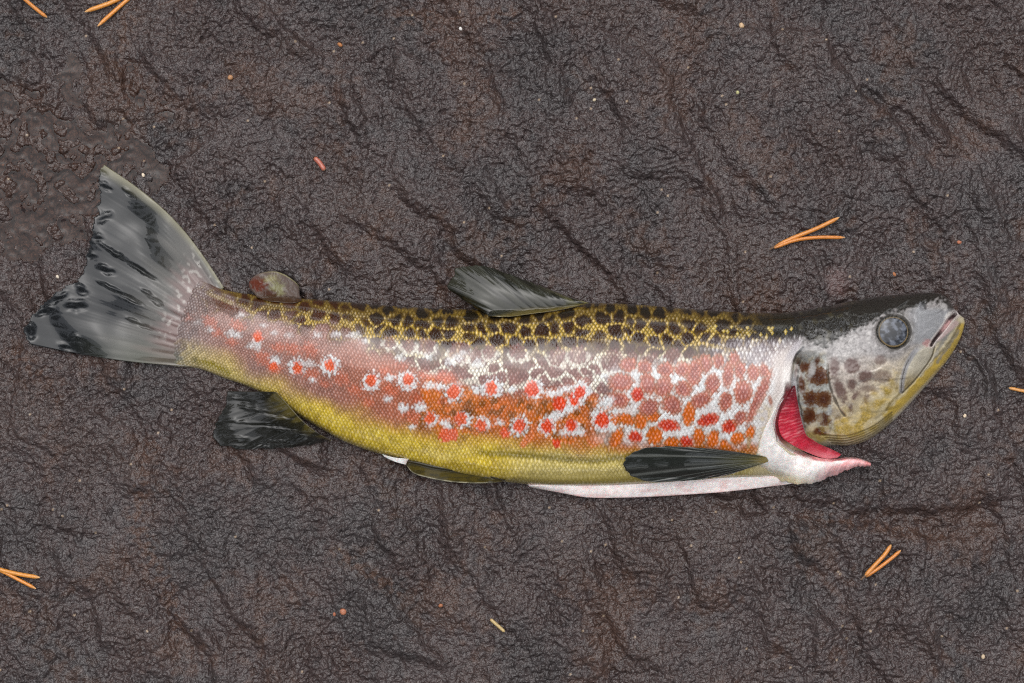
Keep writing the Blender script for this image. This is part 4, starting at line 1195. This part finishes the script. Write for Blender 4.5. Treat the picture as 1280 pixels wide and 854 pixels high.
# ------------------------------------------------------------------ litter on the rock
PN = NT('dry_pine_needle')
PN.l(PN.times(PN.attr('pigment').outputs['Color'], PN.ramp(PN.noise(1500, 3), .3, .7, .75, 1.2)), PN.b.inputs['Base Color'])
PN.b.inputs['Roughness'].default_value = .38
PN.b.inputs['Coat Weight'].default_value = .3
sheath_m = simple('needle_sheath', (.12, .07, .04), .7, 1500, .6, 1.4)
def needle_colour(hue):
    def f(t):
        c = np.zeros((len(t), 3)); c[:] = hue
        c = mixc(c, (.70, .50, .26), ss(.92, 1, t) * .5)
        c = mixc(c, (.30, .13, .03), ss(.10, .0, t) * .6)
        return c
    return f
def needle(parent, pts, w, hue, name='needle', lift=.0012):
    z0 = max(float(np.max(rock_at(*np.array(pts, float).T))), 0)
    pa = by_length(pts, 12)
    zmax = rock_at(pa[:, 0], pa[:, 1])
    zl = np.polyval(np.polyfit(np.linspace(0, 1, 12), zmax, 1), np.linspace(0, 1, 12))
    bump_ = float((zmax - zl).max())
    zl0, zl1 = zl[0] + bump_, zl[-1] + bump_
    r = lambda t: w * .5 * S * np.sqrt(np.clip(np.minimum((t + .03) / .12, (1.0 - t + .004) / .10), 0.02, 1))
    return rod(name, pts, r, PN.m, parent, lambda t, x, y: zl0 * (1 - t) + zl1 * t + .0002 + w * .3 * S, 26, 8, needle_colour(hue))
def fascicle(base, needles, w, hue, label, sheath=None):
    root = empty('pine_needle_pair', Vector(to_world(base[0], base[1], float(rock_at(*base)))))
    tag(root, label, 'pine needle', 'fallen pine needles')
    for k_, pts in enumerate(needles):
        needle(root, pts, w * (1 - .12 * k_), tuple(np.array(hue) * (1.0, .92, .85) if k_ else hue))
    if sheath:
        zc = float(rock_at(*base)) + .0012
        rod('sheath', sheath, lambda t: (1.0 + .9 * t) * S, sheath_m, root, lambda t, x, y: np.maximum(rock_at(x, y), zc) + .0004, 8, 8)
    return root
OR = (.56, .21, .035)
fascicle((968, 309), [[(968, 309), (990, 298), (1020, 286), (1049, 272)], [(968, 310), (992, 301), (1020, 297), (1056, 297)]], 5.1, OR, 'open pair of orange pine needles on the rock above the trout\'s head', [(962, 312), (969, 308)])
fascicle((1080, 721), [[(1081, 720), (1094, 706), (1106, 693), (1114, 681)], [(1082, 721), (1097, 711), (1113, 699), (1126, 688)]], 5.2, OR, 'short closed pair of orange pine needles below the trout\'s jaw', [(1076, 725), (1082, 719)])
fascicle((-22, 704), [[(-22, 704), (0, 712), (25, 718), (50, 722)], [(-22, 705), (0, 713), (22, 724), (45, 736)]], 5.1, (.60, .24, .035), 'pair of orange pine needles cut by the left picture edge', [(-28, 702), (-21, 704)])
fascicle((196, -34), [[(196, -34), (170, -16), (144, 1), (106, 15)], [(196, -33), (178, -16), (150, 8), (122, 33)]], 5.7, (.62, .25, .04), 'two thick orange pine needles crossing the top edge left of centre', [(202, -38), (195, -33)])
n_ = needle(None, [(14, -16), (32, 0), (46, 12), (59, 22)], 4.6, (.58, .21, .035), 'pine_needle')
tag(n_, 'single orange pine needle at the top left corner', 'pine needle', 'fallen pine needles')
n_ = needle(None, [(1300, 492), (1280, 489), (1261, 485)], 4.1, (.58, .26, .06), 'pine_needle')
tag(n_, 'orange pine needle tip poking in at the right picture edge', 'pine needle', 'fallen pine needles')
n_ = needle(None, [(613, 774), (621, 781), (631, 790)], 4.2, (.46, .33, .14), 'straw_fragment')
tag(n_, 'short pale straw fragment on the rock under the belly', 'straw')
n_ = needle(None, [(393, 197), (399, 203), (406, 213)], 6.2, (.40, .11, .07), 'bark_flake')
tag(n_, 'small reddish bark flake on the rock above the tail', 'bark')

def grain(px, py, r, colr, label, seed, name='grit_grain', cat='grit'):
    rg = random.Random(seed)
    nr2, ns2 = 7, 10
    th = np.linspace(0, np.pi, nr2); ph = np.linspace(0, 2 * np.pi, ns2 + 1)
    T_, P_ = np.meshgrid(th, ph, indexing='ij')
    k = 1 + .35 * (vnoise(np.cos(P_) * np.sin(T_) * 2 + 9, np.sin(P_) * np.sin(T_) * 2 + np.cos(T_) * 2 + 9, 1.0, seed) - .5)
    el_ = rg.uniform(.65, .95); an = rg.uniform(0, 3)
    xx = k * np.sin(T_) * np.cos(P_); yy = k * np.sin(T_) * np.sin(P_) * el_; zz2 = k * np.cos(T_) * .6
    xr = xx * math.cos(an) - yy * math.sin(an); yr = xx * math.sin(an) + yy * math.cos(an)
    vv = np.stack([xr, yr, zz2], -1).reshape(-1, 3) * r * S
    o = link(name, fast_mesh(name, vv, quads_of(nr2, ns2 + 1, 0, False)), simple('grit_stone', colr, .5, 2500, .6, 1.3), None)
    o.location = to_world(px, py, float(rock_at(px, py)) + .35 * r * S)
    return tag(o, label, cat, 'loose grains on the rock')
GR = [(425, 56, 3.6, (.42, .17, .06), 'orange grain at the top end of the grooves left of centre'),
      (429, 765, 4.4, (.40, .15, .08), 'rounded pinkish grain low in the picture left of centre'),
      (418, 768, 2.6, (.36, .12, .06), 'tiny red grain just left of the rounded pinkish grain'),
      (551, 757, 3.4, (.34, .13, .06), 'rusty grain right of the dark groove below the belly'),
      (927, 32, 3.8, (.56, .38, .22), 'pale tan grain on the ledge at the top right'),
      (576, 36, 2.6, (.75, .72, .68), 'bright white grain near the top centre'),
      (743, 125, 2.4, (.60, .50, .34), 'cream grain above the middle of the back'),
      (1199, 303, 3.2, (.42, .15, .08), 'red-brown grain right of the open needle pair'),
      (1206, 520, 2.6, (.70, .56, .40), 'cream grain on the rock below the snout'),
      (1229, 821, 3.0, (.55, .42, .28), 'tan grain in the lower right corner'),
      (922, 116, 2.6, (.42, .40, .18), 'yellowish grain below the ledge at the top right'),
      (179, 219, 2.6, (.75, .62, .46), 'pale grain beside the upper tip of the tail fin'),
      (72, 346, 2.4, (.72, .62, .48), 'pale grain in front of the notch of the tail fin'),
      (1118, 343, 2.8, (.44, .17, .07), 'orange grain on the rock just above the trout\'s eye'),
      (288, 97, 3.4, (.40, .20, .09), 'tan grain on the crack at the upper left')]
for k, (gx_, gy_, r, c_, lb) in enumerate(GR):
    grain(gx_, gy_, r, c_, lb, k + 1)
